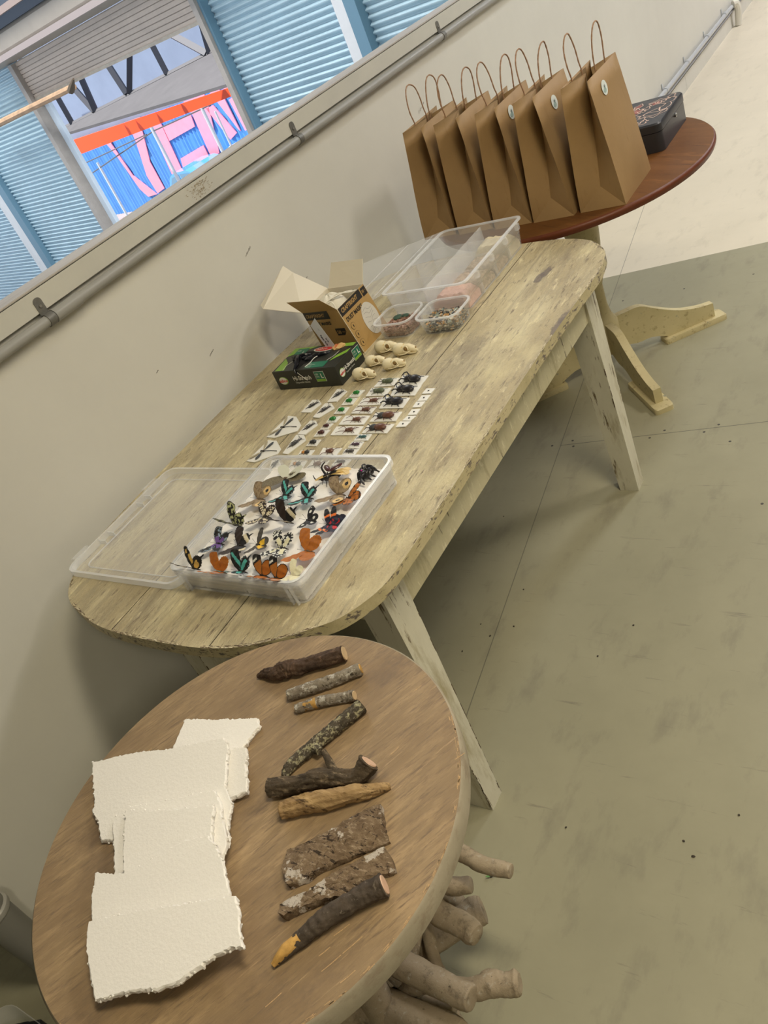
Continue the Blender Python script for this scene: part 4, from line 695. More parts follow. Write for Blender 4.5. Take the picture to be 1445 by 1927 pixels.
# ============================================================ ON THE ROUND TABLE
FOAM = mat('white_foam_sheet', (.83, .80, .75), .55, var=.02, scale=220, bump=.25, spec=.3)
foam_lb = ['small foam piece at the top end, its corner pointing at the long table', 'narrow foam piece sticking out right from under the wide sheet', 'wide foam sheet with a jagged right edge, second from the top end', 'foam sheet mostly under the square one in the middle', 'square foam sheet in the middle of the row of sheets', 'tapered foam sheet, second from the near end', 'big foam sheet at the near end with a crumbly lower edge']
def inside(p, poly):
    c = False; n = len(poly)
    for i in range(n):
        (x1, y1), (x2, y2) = poly[i], poly[i-1]
        if (y1 > p[1]) != (y2 > p[1]) and p[0] < (x2-x1)*(p[1]-y1)/(y2-y1)+x1: c = not c
    return c
PLN = []
def settle(poly, th):
    xs = [p[0] for p in poly]; ys = [p[1] for p in poly]; y0, y1 = min(ys), max(ys); x0, x1 = min(xs), max(xs); smp = []
    for i in range(25):
        for j in range(25):
            p = (x0+(x1-x0)*i/24, y0+(y1-y0)*j/24)
            if inside(p, poly): smp.append((p[1]-y0, max([ZR+.0004]+[a+b*(p[1]-yy)+th for (pl, a, b, yy) in PLN if inside(p, pl)])))
    best = None
    for bi in range(-20, 61):
        b = bi*.0045; a = max(h-b*y for y, h in smp)
        if a < ZR+.0004 or a+b*(y1-y0) < ZR+.0004: continue
        sc = a+b*(y1-y0)/2
        if best is None or sc < best[0]: best = (sc, a, b)
    PLN.append((poly, best[1]+.0004, best[2], y0)); return PLN[-1]
for k, poly in enumerate(FOAMS):
    r = random.Random(50+k); pts = []
    n = len(poly); cx = sum(p[0] for p in poly)/n; cy = sum(p[1] for p in poly)/n
    for i in range(n):
        a, b = poly[i], poly[(i+1) % n]; L_ = math.hypot(b[0]-a[0], b[1]-a[1]); q = max(1, int(L_/.0035))
        for j in range(q):
            u = j/q; jt = .0012 if j else 0
            pts.append((a[0]+(b[0]-a[0])*u+r.uniform(-jt, jt), a[1]+(b[1]-a[1])*u+r.uniform(-jt, jt)))
    ymax = max(p[1] for p in poly); ymin = min(p[1] for p in poly); th = .0095
    # shingled: the far edge rests on the sheet behind
    rise = [0, 0, .0105, .0105, .017, .0115, .0115][k]; basez = [0, 0, .0, .003, .005, .004, .004][k]
    ys = [(ymax-ymin)]
    th = .0085; _, fa, fb, fy = settle(poly, th)
    far = lambda x, y, fa=fa, fb=fb, fy=fy: fa+fb*(y-fy)
    z0 = far; z1 = lambda x, y, f=far: f(x, y)+.0095
    mb = MB(); q = len(pts); vs = []
    rings = [(0, -.0006), (.45, .0010), (.8, .0004), (1, -.0012)]
    for (h, o_) in rings:
        for (x, y) in pts:
            l = math.hypot(x-cx, y-cy); e = o_+r.uniform(-.0011, .0011)*(1 if h < 1 else .3); vs.append((x+(x-cx)/l*e, y+(y-cy)/l*e, far(x, y)+th*h+(r.uniform(-.0006, .0006) if 0 < h < 1 else 0)))
    fs = [(i*q+j, i*q+(j+1) % q, (i+1)*q+(j+1) % q, (i+1)*q+j) for i in range(3) for j in range(q)]
    mb.add(vs, fs, FOAM); mb.add(vs[3*q:], [tuple(range(q))], FOAM); mb.add(vs[:q], [tuple(range(q-1, -1, -1))], FOAM)
    if k == 4:
        a, b = Vector((*poly[0], 0)), Vector((*poly[8], 0))
    for (x, y) in pts[::1]:
        if r.random() < .62:
            l = math.hypot(x-cx, y-cy) or 1; rr3 = r.uniform(.0010, .0021); e = r.uniform(-.0012, .0008)
            mb.ell((x+(x-cx)/l*e, y+(y-cy)/l*e, far(x, y)+r.uniform(.0015, th-.0008)), (rr3, rr3, rr3), FOAM, None, 6)
    tag(mb.build('foam_sheet', None, True, angle=22), 'white '+foam_lb[k], 'foam', 'white foam sheets on the round table')
    # crumbs of beads along two edges
barkm = {
 'dark': layered('dark_bark', ((.040, .025, .017), (.11, .066, .042), 45, (1, 1, 1)), [((.19, .12, .075), 90, (1, 1, 1), .56, .66, 14, 3)], rough=.8, bump=1, bscale=60, bdist=.004),
 'lichen': layered('grey_lichen_bark', ((.15, .12, .09), (.30, .26, .20), 60, (1, 1, 1)), [((.50, .47, .41), 90, (1, 1, 1), .53, .60, 14, 3), ((.06, .045, .03), 130, (1, 1, 1), .56, .63, 14, 8)], rough=.8, bump=.8, bscale=90, bdist=.003),
 'mossy': layered('mossy_dark_bark', ((.035, .028, .02), (.11, .088, .06), 60, (1, 1, 1)), [((.36, .33, .20), 120, (1, 1, 1), .52, .58, 14, 3), ((.30, .27, .2), 200, (1, 1, 1), .56, .62, 14, 9)], rough=.85, bump=1, bscale=80, bdist=.004),
 'oak': layered('grooved_bark', ((.035, .026, .017), (.13, .095, .06), 70, (.4, 1, 1)), [((.25, .19, .12), 130, (.3, 1, 1), .55, .63, 14, 3)], rough=.85, bump=1, bscale=90, bdist=.004),
 'tan': layered('stripped_tan_wood', ((.24, .145, .062), (.50, .34, .16), 60, (.25, 1, 1)), [((.07, .04, .02), 110, (.2, 1, 1), .55, .63, 14, 3)], rough=.7, bump=.9, bscale=80, bstretch=(.2, 1, 1), bdist=.004),
 'smooth': layered('smooth_dark_bark', ((.04, .030, .022), (.11, .083, .06), 55, (1, 1, 1)), [((.18, .15, .115), 150, (1, 1, 1), .58, .66, 14, 3)], rough=.8, bump=.7, bscale=90, bdist=.002)}
CUT = mat('cut_wood_end', (.58, .42, .24), .7, var=.15, scale=60); CUTP = mat('pinkish_cut_wood', (.60, .40, .28), .7, var=.15, scale=60); BROK = mat('broken_orange_wood', (.52, .30, .08), .7, var=.3, scale=50, bump=.6)
stick_lb = {0: 'dark brown stick with pale cut end, topmost of the row', 1: 'longer of the two grey lichen-covered sticks', 2: 'shorter grey lichen-covered stick with an orange bare end', 3: 'dark mossy stick lying diagonally across the row', 4: 'dark forked stick with a pinkish cut end', 5: 'stripped tan stick, splintered, just below the forked one', 6: 'smooth dark stick with broken yellow tip, lowest of the row'}
for k, (kd, pts) in enumerate(STICKS):
    t = thing('stick', (pts[0][0], pts[0][1], ZR), stick_lb[k]+', on the round table', 'stick', 'sticks laid out on the round table')
    mb = MB(); P3 = [(p[0], p[1], ZR+max(p[2]*.93, .004)+({5: .009, 4: .002}.get(i, 0) if k == 4 else 0), p[2]) for i, p in enumerate(pts)]; sp = smooth_path(P3, 26); n = 44; rb = {'dark': (.17, .07, 2.2, k), 'mossy': (.13, .28, 3.2, k), 'oak': (.17, .05, 3.4, k), 'tan': (.20, .035, 3.2, k), 'lichen': (.08, .30, 2.4, k), 'smooth': (.09, .12, 2.0, k)}[kd]
    mb.tube([p[:3] for p in sp], [p[3]*(1+.10*mnoise.noise(Vector((i*.2, k*7, 0)))) for i, p in enumerate(sp)], barkm[kd], n, bark=rb)
    for v_ in mb.v:
        if v_.z < ZR+.0003: v_.z = ZR+.0003
    mb.build('bark', t, True, angle=80)
    def disc(p, q, r, mt, nm='cut_end'):
        a = Vector(p[:3]); b = Vector(q[:3]); d = (a-b).normalized(); mb = MB(); c_ = a+d*.0006; mb.tube([c_-d*.001, c_+d*.0008], [r*.93, r*.88], mt, 20); return mb.build(nm, t, True)
    if k == 0: disc(sp[-1], sp[-9], .0125, CUT)
    if k == 1: disc(sp[-1], sp[-9], .0085, BROK)
    if k == 2: disc(sp[-1], sp[-9], .0075, CUT); log(t, [(*Vector(sp[0][:3]), .0060), (*Vector(sp[24][:3]), .0088)], 'bare_end', BROK, n=14); disc(sp[0], sp[8], .0060, CUT)
    if k == 4:
        disc(sp[-1], sp[-9], .0125, CUTP); log(t, [(p[0], p[1], ZR+.013+.006*i, p[2]) for i, p in enumerate(TWIG)], 'side_twig', barkm['oak'], n=14, rough=.25)
    if k == 3: log(t, [(p[0], p[1], ZR+.012, p[2]) for p in NUB], 'bark_knob', barkm['mossy'], n=12, rough=.3)
    if k == 6: disc(sp[-1], sp[-9], .0125, CUTP); log(t, [(sp[0][0]-.0005, sp[0][1], ZR+.0045, .0035), (sp[26][0]-.001, sp[26][1]-.0005, ZR+.0085, .0072), (sp[46][0], sp[46][1], ZR+.011, .0075)], 'broken_tip', BROK, n=14, rough=.3)
BRK = layered('flat_brown_bark', ((.12, .078, .045), (.25, .175, .105), 60, (1, 1, 1)), [((.33, .25, .165), 150, (.5, 1.5, 1), .53, .62, 14, 12), ((.52, .46, .39), 24, (1, 1, 1), .555, .575, 15, 4), ((.04, .026, .016), 95, (.5, 1.8, 1), .565, .60, 15, 8), ((.07, .045, .028), 150, (1.8, .5, 1), .60, .63, 14, 28)], rough=.85, bump=1, bscale=90, bdist=.004)
for k, poly in enumerate(BARKS):
    r = random.Random(k+5); pts = []; n = len(poly)
    for i in range(n):
        a, b = poly[i], poly[(i+1) % n]; q = max(2, int(math.hypot(b[0]-a[0], b[1]-a[1])/.005))
        pts += [(a[0]+(b[0]-a[0])*j/q+r.uniform(-.001, .001), a[1]+(b[1]-a[1])*j/q+r.uniform(-.001, .001)) for j in range(q)]
    cx = sum(p[0] for p in pts)/len(pts); cy = sum(p[1] for p in pts)/len(pts); q = len(pts); vs = []; ax = (Vector(pts[len(pts)//3])-Vector((cx, cy)))
    A = Vector((poly[4 if k == 0 else 6][0]-poly[-2][0], poly[4 if k == 0 else 6][1]-poly[-2][1])).normalized(); nrm = Vector((-A.y, A.x))
    rings = [1, 1, .93, .86, .78, .7, .62, .54, .46, .38, .3, .22, .14, .07]; hgt = lambda x, y, s: ZR+.0005+.004+.010*(1-min(1, (abs((Vector((x, y))-Vector((cx, cy))).dot(nrm))/.036)**2))+.0022*mnoise.noise(Vector((x*190, y*190, k)))+.0012*mnoise.noise(Vector((x*420, y*420, k)))
    for i, s in enumerate(rings):
        for (x, y) in pts:
            X, Y = cx+(x-cx)*s, cy+(y-cy)*s
            vs.append((X, Y, ZR+.0005 if i == 0 else hgt(X, Y, s)))
    fs = [(i*q+j, i*q+(j+1) % q, (i+1)*q+(j+1) % q, (i+1)*q+j) for i in range(len(rings)-1) for j in range(q)]; vs.append((cx, cy, hgt(cx, cy, 0))); fs += [((len(rings)-1)*q+j, (len(rings)-1)*q+(j+1) % q, len(rings)*q) for j in range(q)]
    mb = MB(); mb.add(vs, fs, BRK)
    tag(mb.build('bark_slab', None, True, angle=60), ['wider flat slab of brown bark with white lichen patches, directly below the tan stick', 'narrower flat slab of brown bark, between the wide slab and the lowest stick'][k], 'bark', 'flat bark slabs on the round table')
# ============================================================ PLASTIC BOXES
PLS = plastic('clear_plastic', .12); PLM = plastic('milky_plastic', .17, rough=.25); PLR = plastic('plastic_rim', .29, rough=.2); PLC = plastic('very_clear_plastic', .05)
def ringwall(mb, po, pi_, z0, z1, mt, po1=None, pi1=None):
    """wall between an outer and an inner outline, open above and below"""
    q = len(po); po1 = po1 or po; pi1 = pi1 or pi_
    vs = [(*p, z0) for p in po]+[(*p, z1) for p in po1]+[(*p, z1) for p in pi1]+[(*p, z0) for p in pi_]
    mb.add(vs, [(i*q+j, i*q+(j+1) % q, ((i+1) % 4)*q+(j+1) % q, ((i+1) % 4)*q+j) for i in range(4) for j in range(q)], mt)
def rr_(x0, y0, x1, y1, r, n=5): return rrect((x0+x1)/2, (y0+y1)/2, x1-x0, y1-y0, r, n)
# specimen box
sb = thing('specimen_case', (.67, .91, .75), 'milky plastic case lying open with pinned butterflies inside, near end of the long table', 'box')
mb = MB(); o0, i0 = rr_(.497, .730, .843, 1.095, .020), rr_(.499, .732, .841, 1.093, .019); o1, i1 = rr_(.493, .727, .848, 1.099, .024), rr_(.495, .729, .846, 1.097, .022)
mb.prism(o0, .751, .7525, PLM); ringwall(mb, o0, i0, .7525, .809, PLM, o1, i1); mb.build('tray', sb, True, angle=50)
mb = MB(); ringwall(mb, rr_(.488, .722, .853, 1.104, .028), i1, .8085, .811, PLR); ringwall(mb, rr_(.488, .722, .853, 1.104, .028), rr_(.489, .723, .852, 1.103, .027), .798, .8085, PLM); mb.build('rim', sb, True, angle=50)
mb = MB()
for (x, y) in ((.515, .725), (.528, .725), (.812, .725), (.825, .725), (.52, 1.101), (.82, 1.101)):
    mb = MB(); mb.box((x-.001, y-.003, .753), (x+.001, y+.003, .80), PLM); mb.build('corner_rib', sb, False)
mb = MB(); mb.box((.848, .86, .785), (.858, .94, .803), PLC); mb.build('side_latch', sb, False, bevel=.003)
# its lid, lying open on the left
mb = MB(); lo = rr_(.088, .718, .484, 1.112, .03); li = rr_(.094, .724, .478, 1.106, .026)
mb.prism(rr_(.094, .724, .478, 1.106, .026), .7515, .7525, PLC); ringwall(mb, lo, li, .752, .768, PLR)
ringwall(mb, rr_(.120, .750, .455, 1.080, .022), rr_(.1215, .7515, .4535, 1.0785, .021), .7525, .7555, PLR)
for y in (.83, .86, .97, 1.0): mb.box((.095, y-.001, .7525), (.12, y+.001, .765), PLR)
lidp = mb.build('lid', sb, True, angle=50)
for y in (.78, 1.04):
    mb = MB(); mb.box((.070, y-.025, .755), (.088, y+.025, .769), PLS); mb.build('snap_catch', lidp, False, bevel=.002)
FOAM2 = mat('crumbly_foam_block', (.86, .83, .80), .6, var=.03, scale=150, bump=.15)
def slab(x0, y0, x1, y1, z0, z1, lb, seed, jag=.003):
    r = random.Random(seed); pts = []; c = [(x0, y0), (x1, y0), (x1, y1), (x0, y1)]
    for i in range(4):
        a, b = c[i], c[(i+1) % 4]; q = max(3, int(math.hypot(b[0]-a[0], b[1]-a[1])/.006)); pts += [(a[0]+(b[0]-a[0])*j/q+r.uniform(-jag, jag)*.6, a[1]+(b[1]-a[1])*j/q+r.uniform(-jag, jag)*.6) for j in range(q)]
    mb = MB(); mb.prism(pts, z0, z1, FOAM2, bev=.0015)
    return tag(mb.build('foam_block', None, True, angle=50), lb, 'foam', 'foam blocks in the specimen case')
slab(.508, .737, .675, 1.086, .7535, .789, 'white foam block in the left half of the specimen case, under the small butterflies', 1)
slab(.680, .737, .834, 1.086, .7535, .789, 'white foam block in the right half of the specimen case, side edge crumbly', 2)
FZ = .7893
# divided box
CONT = {'pink': mat('pink_salt', (.82, .53, .45), .7, var=.12, scale=120, bump=.8), 'beige': mat('mixed_shell_grit', (.50, .40, .29), .8, var=.5, scale=110, bump=.8), 'cream': mat('cream_fluff', (.74, .66, .48), .9, var=.15, scale=60, bump=.6)}
db = thing('divided_box', (.53, 2.04, .75), 'large clear plastic box divided into eight compartments, before the paper bags', 'box')
mb = MB(); o0, i0 = rr_(.408, 1.842, .662, 2.228, .016), rr_(.410, 1.844, .660, 2.226, .015); o1, i1 = rr_(.400, 1.830, .672, 2.236, .020), rr_(.402, 1.832, .670, 2.234, .019)
mb.prism(o0, .751, .7525, PLS); ringwall(mb, o0, i0, .7525, .838, PLS, o1, i1); mb.build('tray', db, True, angle=50)
mb = MB(); ringwall(mb, rr_(.392, 1.823, .680, 2.243, .024), i1, .834, .838, PLR); mb.build('rim', db, True, angle=50)
mb = MB(); mb.box((.5352, 1.834, .7525), (.5368, 2.232, .830), PLM); mb.build('divider', db, False)
for y in (1.93, 2.03, 2.13):
    for (a, b) in ((.405, .535), (.537, .667)):
        mb = MB(); mb.box((a, y-.0008, .7525), (b, y+.0008, .826), PLM); mb.build('divider', db, False)
for y in (1.90, 2.0, 2.10, 2.19):
    mb = MB(); mb.box((.672, y-.008, .815), (.684, y+.008, .833), PLS); mb.build('snap_catch', db, False, bevel=.001)
mb = MB(); a = [Vector((.392, 1.826, .836)), Vector((.392, 2.24, .836)), Vector((.135, 2.225, .80)), Vector((.06, 2.16, .80)), Vector((.06, 1.85, .775)), Vector((.10, 1.80, .765)), Vector((.30, 1.815, .80))]
mb.add(a+[v+Vector((0, 0, -.0015)) for v in a], [tuple(range(7)), tuple(range(13, 6, -1))]+[(i, (i+1) % 7, 7+(i+1) % 7, 7+i) for i in range(7)], PLC); lid2 = mb.build('lid', db, False)
for off in (.0, .022): 
    mb = MB(); mb.tube([v+Vector((0, 0, .003)) for v in (Vector((.37-off*4, 1.835+off, .832-off*.3)), Vector((.37-off*4, 2.225-off, .832-off*.3)))], .0012, PLM, 6); mb.build('lid_ridge', lid2)
def heap(mb, x0, y0, x1, y1, z0, z1, mt, seed, amp=.006, n=14):
    r = random.Random(seed); vs = []; fs = []
    for j in range(n+1):
        for i in range(n+1):
            u, v_ = i/n, j/n; e = min(1, 4*min(u, 1-u, v_, 1-v_)+.45)
            vs.append((x0+(x1-x0)*u, y0+(y1-y0)*v_, z0+(z1-z0)*e+amp*mnoise.noise(Vector((i*.9, j*.9, seed)))*e))
    base = len(vs)
    for j in range(n):
        for i in range(n): k = j*(n+1)+i; fs.append((k, k+1, k+n+2, k+n+1))
    edge = [i for i in range(n+1)]+[(j*(n+1)+n) for j in range(1, n+1)]+[n*(n+1)+i for i in range(n-1, -1, -1)]+[j*(n+1) for j in range(n-1, 0, -1)]
    low = [(vs[k][0], vs[k][1], z0) for k in edge]; q = len(edge)
    vs += low; fs += [(edge[i], edge[(i+1) % q], base+(i+1) % q, base+i) for i in range(q)]; fs.append(tuple(base+i for i in range(q-1, -1, -1)))
    mb.add(vs, fs, mt)
for (y0, y1, kk, z1, lb, nm) in ((1.848, 1.926, 'pink', .795, 'pink crushed salt heaped in the nearest compartment of the divided box', 'pink_salt'), (1.934, 2.026, 'beige', .785, 'coarse beige grit in the second compartment of the divided box', 'grit'), (2.034, 2.126, 'beige', .783, 'greyish beige grit in the third compartment of the divided box', 'grit'), (2.134, 2.222, 'cream', .800, 'cream coloured filling in the farthest compartment of the divided box', 'filling')):
    mb = MB(); heap(mb, .542, y0, .656, y1, .7535, z1, CONT[kk], int(y0*100)); o = tag(mb.build(nm, None, True, angle=60), lb, 'filling'); o['kind'] = 'stuff'
# two small tubs
def tub(x0, y0, x1, y1, lb, ang=0):
    t = thing('small_tub', ((x0+x1)/2, (y0+y1)/2, .75), lb, 'tub', 'open clear plastic tubs of grit'); rr2 = lambda g, r: rr_(x0+g, y0+g, x1-g, y1-g, r)
    mb = MB(); mb.prism(rr2(.012, .020), .751, .7525, PLC); ringwall(mb, rr2(.012, .020), rr2(.013, .019), .7525, .800, PLC, rr2(.003, .026), rr2(.004, .025)); mb.build('tray', t, True, angle=50)
    mb = MB(); ringwall(mb, rr2(-.002, .030), rr2(.004, .026), .798, .802, PLR); mb.build('rim', t, True, angle=50)
def bits(x0, y0, x1, y1, z1, cols, n, size, nm, lb, seed, sh_=1):
    r = random.Random(seed); mb = MB()
    ms = [mat(nm+'_%d' % i, c, .45) for i, c in enumerate(cols)]
    heap(mb, x0+.006, y0+.006, x1-.006, y1-.006, .7535, z1-.004, ms[0], seed, .002, 8)
    for k in range(n):
        side = k % 3; x, y = r.uniform(x0, x1), r.uniform(y0, y1); z = z1+r.uniform(-.003, .004)
        if side == 1: y = y0+r.uniform(0, .004); z = r.uniform(.755, z1)
        if side == 2: x = x1-r.uniform(0, .004); z = r.uniform(.755, z1)
        cx_, cy_ = (x0+x1)/2, (y0+y1)/2
        if abs(x-cx_) > (x1-x0)*.38 and abs(y-cy_) > (y1-y0)*.38: continue
        s = size*r.uniform(.6, 1.4); M = Matrix.Translation((x, y, z)) @ Matrix.Rotation(r.uniform(0, 6), 4, 'Z') @ Matrix.Rotation(r.uniform(-1.2, 1.2), 4, 'X')
        mb.box((-s, -s*.6, -s*.25*sh_), (s, s*.6, s*.25*sh_), ms[r.randrange(len(ms))], M)
    o = tag(mb.build(nm, None, False), lb, 'grit'); o['kind'] = 'stuff'
tub(.412, 1.710, .537, 1.8265, 'left open clear tub, holding reddish brown grit')
tub(.556, 1.710, .690, 1.8265, 'right open clear tub, holding mixed grey and orange shell chips')
bits(.430, 1.730, .520, 1.808, .775, [(.24, .12, .08), (.34, .18, .13), (.42, .25, .19), (.30, .16, .10), (.48, .32, .26)], 1500, .0026, 'reddish_grit', 'reddish brown grit filling the left small tub', 4, 2)
bits(.574, 1.730, .672, 1.808, .778, [(.13, .14, .13), (.52, .50, .42), (.09, .10, .12), (.60, .33, .12), (.30, .34, .30), (.42, .32, .22), (.05, .05, .06), (.66, .62, .52)], 1100, .0040, 'shell_chips', 'grey, black and orange shell chips filling the right small tub', 5, 1)
mb = MB(); mb.ell((.45, 1.795, .778), (.016, .014, .006), mat('dark_green_lump', (.05, .10, .07), .7, var=.3, scale=90)); mb.ell((.475, 1.798, .779), (.013, .010, .005), MATS['dark_green_lump']); tag(mb.build('green_clump', None), 'dark green clump on the reddish grit in the left small tub', 'clump')
# ============================================================ GLOVE BOX
GB = mat('black_glove_carton', (.022, .024, .020), .38, var=.1, scale=20); GGR = mat('lime_green_print', (.22, .42, .05), .4); GDG = mat('dark_green_print', (.01, .16, .09), .4); WH = mat('white_print', (.72, .72, .66), .45); RED = mat('red_print', (.55, .03, .03), .4); NIT = mat('black_nitrile', (.006, .007, .012), .35)
gbx = thing('glove_box', (.315, 1.552, .75), 'black and green carton of disposable gloves with a torn open top', 'box')
gx0, gx1, gy0, gy1, gz = .2, .430, 1.490, 1.616, .809
mb = MB(); mb.box((gx0, gy0, .7505), (gx1, gy1, gz), GB); mb.build('carton', gbx, False, bevel=.0012)
fT = Frame((gx0, gy0, gz), (1, 0, 0), (0, 1, 0)); fF = Frame((gx0, gy0, .75), (1, 0, 0), (0, 0, 1)); fR = Frame((gx1, gy0, .75), (0, 1, 0), (0, 0, 1))
W_, H_, D_ = gx1-gx0, gz-.75, gy1-gy0
mb = MB()
patch(mb, fT, [(.010, .004), (.045, .004), (.030, .045), (.004, .070)], GGR, .0002); patch(mb, fT, [(.002, .08), (.002, .124), (.09, .124), (.04, .10)], GGR, .0002)
patch(mb, fT, [(.165, .124), (.226, .124), (.226, .106), (.185, .108)], GGR, .0002); patch(mb, fT, [(.190, .034), (.226, .072), (.226, .095), (.196, .062)], GGR, .0002)
strip(mb, fT, [(.040, .004), (.036, .028), (.044, .05)], .0022, WH, .0008); strip(mb, fT, [(.178, .038), (.190, .060), (.192, .085)], .0022, WH, .0008)
patch(mb, fT, rc(.118, .006, .186, .036), GDG, .0003); patch(mb, fT, rc(.020, .088, .062, .118), GDG, .0003)
for k in range(4): text_into(mb, fT, ['100', 'DISPOSABLE', 'POWDER FREE', 'GLOVES'][k] if k == 0 else ['', 'Disposable', 'Gloves', 'Gloves'][k], .122, .027-.0065*k, .006, WH)
text_into(mb, fT, 'L', .048, .092, .018, WH); text_into(mb, fT, '100', .022, .103, .010, WH)
patch(mb, fT, oval(.125, .104, .038, .013), WH, .0003); patch(mb, fT, oval(.125, .104, .033, .010), RED, .0007); text_into(mb, fT, 'sabco', .100, .100, .016, WH, .0012)
mb.build('top_print', gbx, False)
def gprint(fr, x_logo, x_text, size, x_pack, W2):
    mb = MB(); patch(mb, fr, oval(x_logo, .029, .0165 if W2 > .2 else .0125, .0125), GGR, .0002); patch(mb, fr, oval(x_logo-.001, .029, .0145 if W2 > .2 else .011, .0110), WH, .0006)
    text_into(mb, fr, 'sabco', x_logo-(.0158 if W2 > .2 else .012), .0250, .0135 if W2 > .2 else .0105, RED, .0012, bold=.0004); mb.build('brand_logo', gbx, False)
    mb = MB(); text_into(mb, fr, 'Hi-Stretch', x_text, .028, size, WH, bold=.0004, sx=.86); text_into(mb, fr, 'Disposable Gloves', x_text+.004, .018, size*.42, WH, sx=.9)
    mb.build('lettering', gbx, False)
    mb = MB(); x1, y1 = x_pack; patch(mb, fr, rc(x1, y1, x1+.034, y1+.032), WH, .0002); patch(mb, fr, rc(x1+.001, y1+.001, x1+.033, y1+.031), GDG, .0006); patch(mb, fr, rc(x1+.001, y1+.001, x1+.033, y1+.008), GGR, .0010)
    text_into(mb, fr, '100', x1+.0025, y1+.0205, .0088, WH, .0014, sx=.85); text_into(mb, fr, 'PACK', x1+.0025, y1+.0135, .0062, WH, .0014, sx=.85); text_into(mb, fr, 'L', x1+.0205, y1+.0115, .0195, WH, .0014, bold=.0005)
    mb.build('size_label', gbx, False)
gprint(fF, .030, .068, .0185, (.150, .018), .23); gprint(fR, .020, .030, .0150, (.086, .022), .12)
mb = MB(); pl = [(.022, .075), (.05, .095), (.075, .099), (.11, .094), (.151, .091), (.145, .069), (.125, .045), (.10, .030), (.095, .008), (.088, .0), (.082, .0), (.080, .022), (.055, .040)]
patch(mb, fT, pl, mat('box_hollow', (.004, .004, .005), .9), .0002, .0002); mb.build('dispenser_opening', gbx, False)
mb = MB()
r = random.Random(2)
for k in range(6):
    a = fT.p(.035+.018*k, .068+.012*math.sin(k*1.7), -.001); mb.tube(smooth_path([a, a+Vector((.010, -.008, .003+.003*r.random())), a+Vector((.024, -.004, .004)), a+Vector((.034, .006, .0005))], 4), [.002+.0042*math.sin(PI*j/12) for j in range(13)], NIT, 9, rough=.3)
mb.tube(smooth_path([fT.p(.055, .07, .004), fT.p(.070, .045, .008), fT.p(.083, .02, .006), fT.p(.088, -.001, -.001), fT.p(.094, -.003, -.016)], 5), [.005, .006, .006, .007, .007, .007, .007, .006, .006, .006, .006, .005, .005, .004, .004, .003, .003, .003, .002, .002, .001], NIT, 9, rough=.25)
tag(mb.build('crumpled_glove', None), 'crumpled black glove pulled half out of the torn glove carton', 'glove')
mb = MB(); mb.tube(smooth_path([fT.p(.118, .012, .001), fT.p(.124, .03, .002), fT.p(.126, .05, .004), fT.p(.128, .066, .002)], 5), .0013, mat('torn_white_edge', (.7, .7, .66), .7), 6)
mb.tube(smooth_path([fF.p(.094, .052, .001), fF.p(.104, .042, .002), fF.p(.118, .026, .0015)], 5), .0008, MATS['torn_white_edge'], 5); mb.build('torn_edge', gbx)
# receipt standing behind, snack wrapper
PAP = mat('white_docket_paper', (.60, .61, .64), .6); INK = mat('printed_ink', (.05, .05, .07), .6)
A, B_, Cc, Dd = Vector((.318, 1.618, .893)), Vector((.290, 1.619, .872)), Vector((.300, 1.600, .8095)), Vector((.362, 1.600, .8095))
_e = (Dd-A).normalized(); Cc = B_+_e*((B_.z-.8095)/-_e.z)
rcpt = thing('paper_docket', tuple((Cc+Dd)/2), 'pale printed paper slip leaning between the glove carton and the mask box', 'paper')
fr = Frame(B_, (A-B_), (B_-Cc)*-1); fr.y = -fr.y if fr.y.z < 0 else fr.y; fr.n = fr.x.cross(fr.y)
mb = MB(); th = Vector((0, .0005, 0)); mb.add([B_, A, Dd, Cc, B_+th, A+th, Dd+th, Cc+th], [(0, 1, 2, 3), (7, 6, 5, 4), (0, 4, 5, 1), (1, 5, 6, 2), (2, 6, 7, 3), (3, 7, 4, 0)], PAP); mb.build('sheet', rcpt, False)
ed = (Dd-A).normalized(); f2 = Frame(A, ed, (A-B_)); 
if f2.n.dot(Vector(CAM['loc'])-A) < 0: f2.n = -f2.n
mb = MB(); 
def dtext(s, u, v, size, b=0): text_into(mb, f2, s, u, v, size, INK, .0006, bold=b, sx=.9)
dtext('Peter Rob', .044, -.026, .0095, .0003); dtext('www', .026, -.016, .004); dtext('56 50', .06, -.014, .007, .0003); dtext('..........', .030, -.034, .005)
mb.build('printing', rcpt, False)
mb = MB(); mb.prism(smooth_loop([(.355, 1.588), (.372, 1.580), (.392, 1.590), (.396, 1.604), (.376, 1.608), (.360, 1.600)], 3), gz+.0006, lambda x, y: gz+.0055+.003*math.sin(x*400), mat('snack_wrapper', (.72, .47, .20), .35, col2=(.60, .08, .03), scale=45, thr=(.50, .56)), bev=.002)
tag(mb.build('snack_packet', None), 'small orange and red packet lying on the glove carton', 'packet')
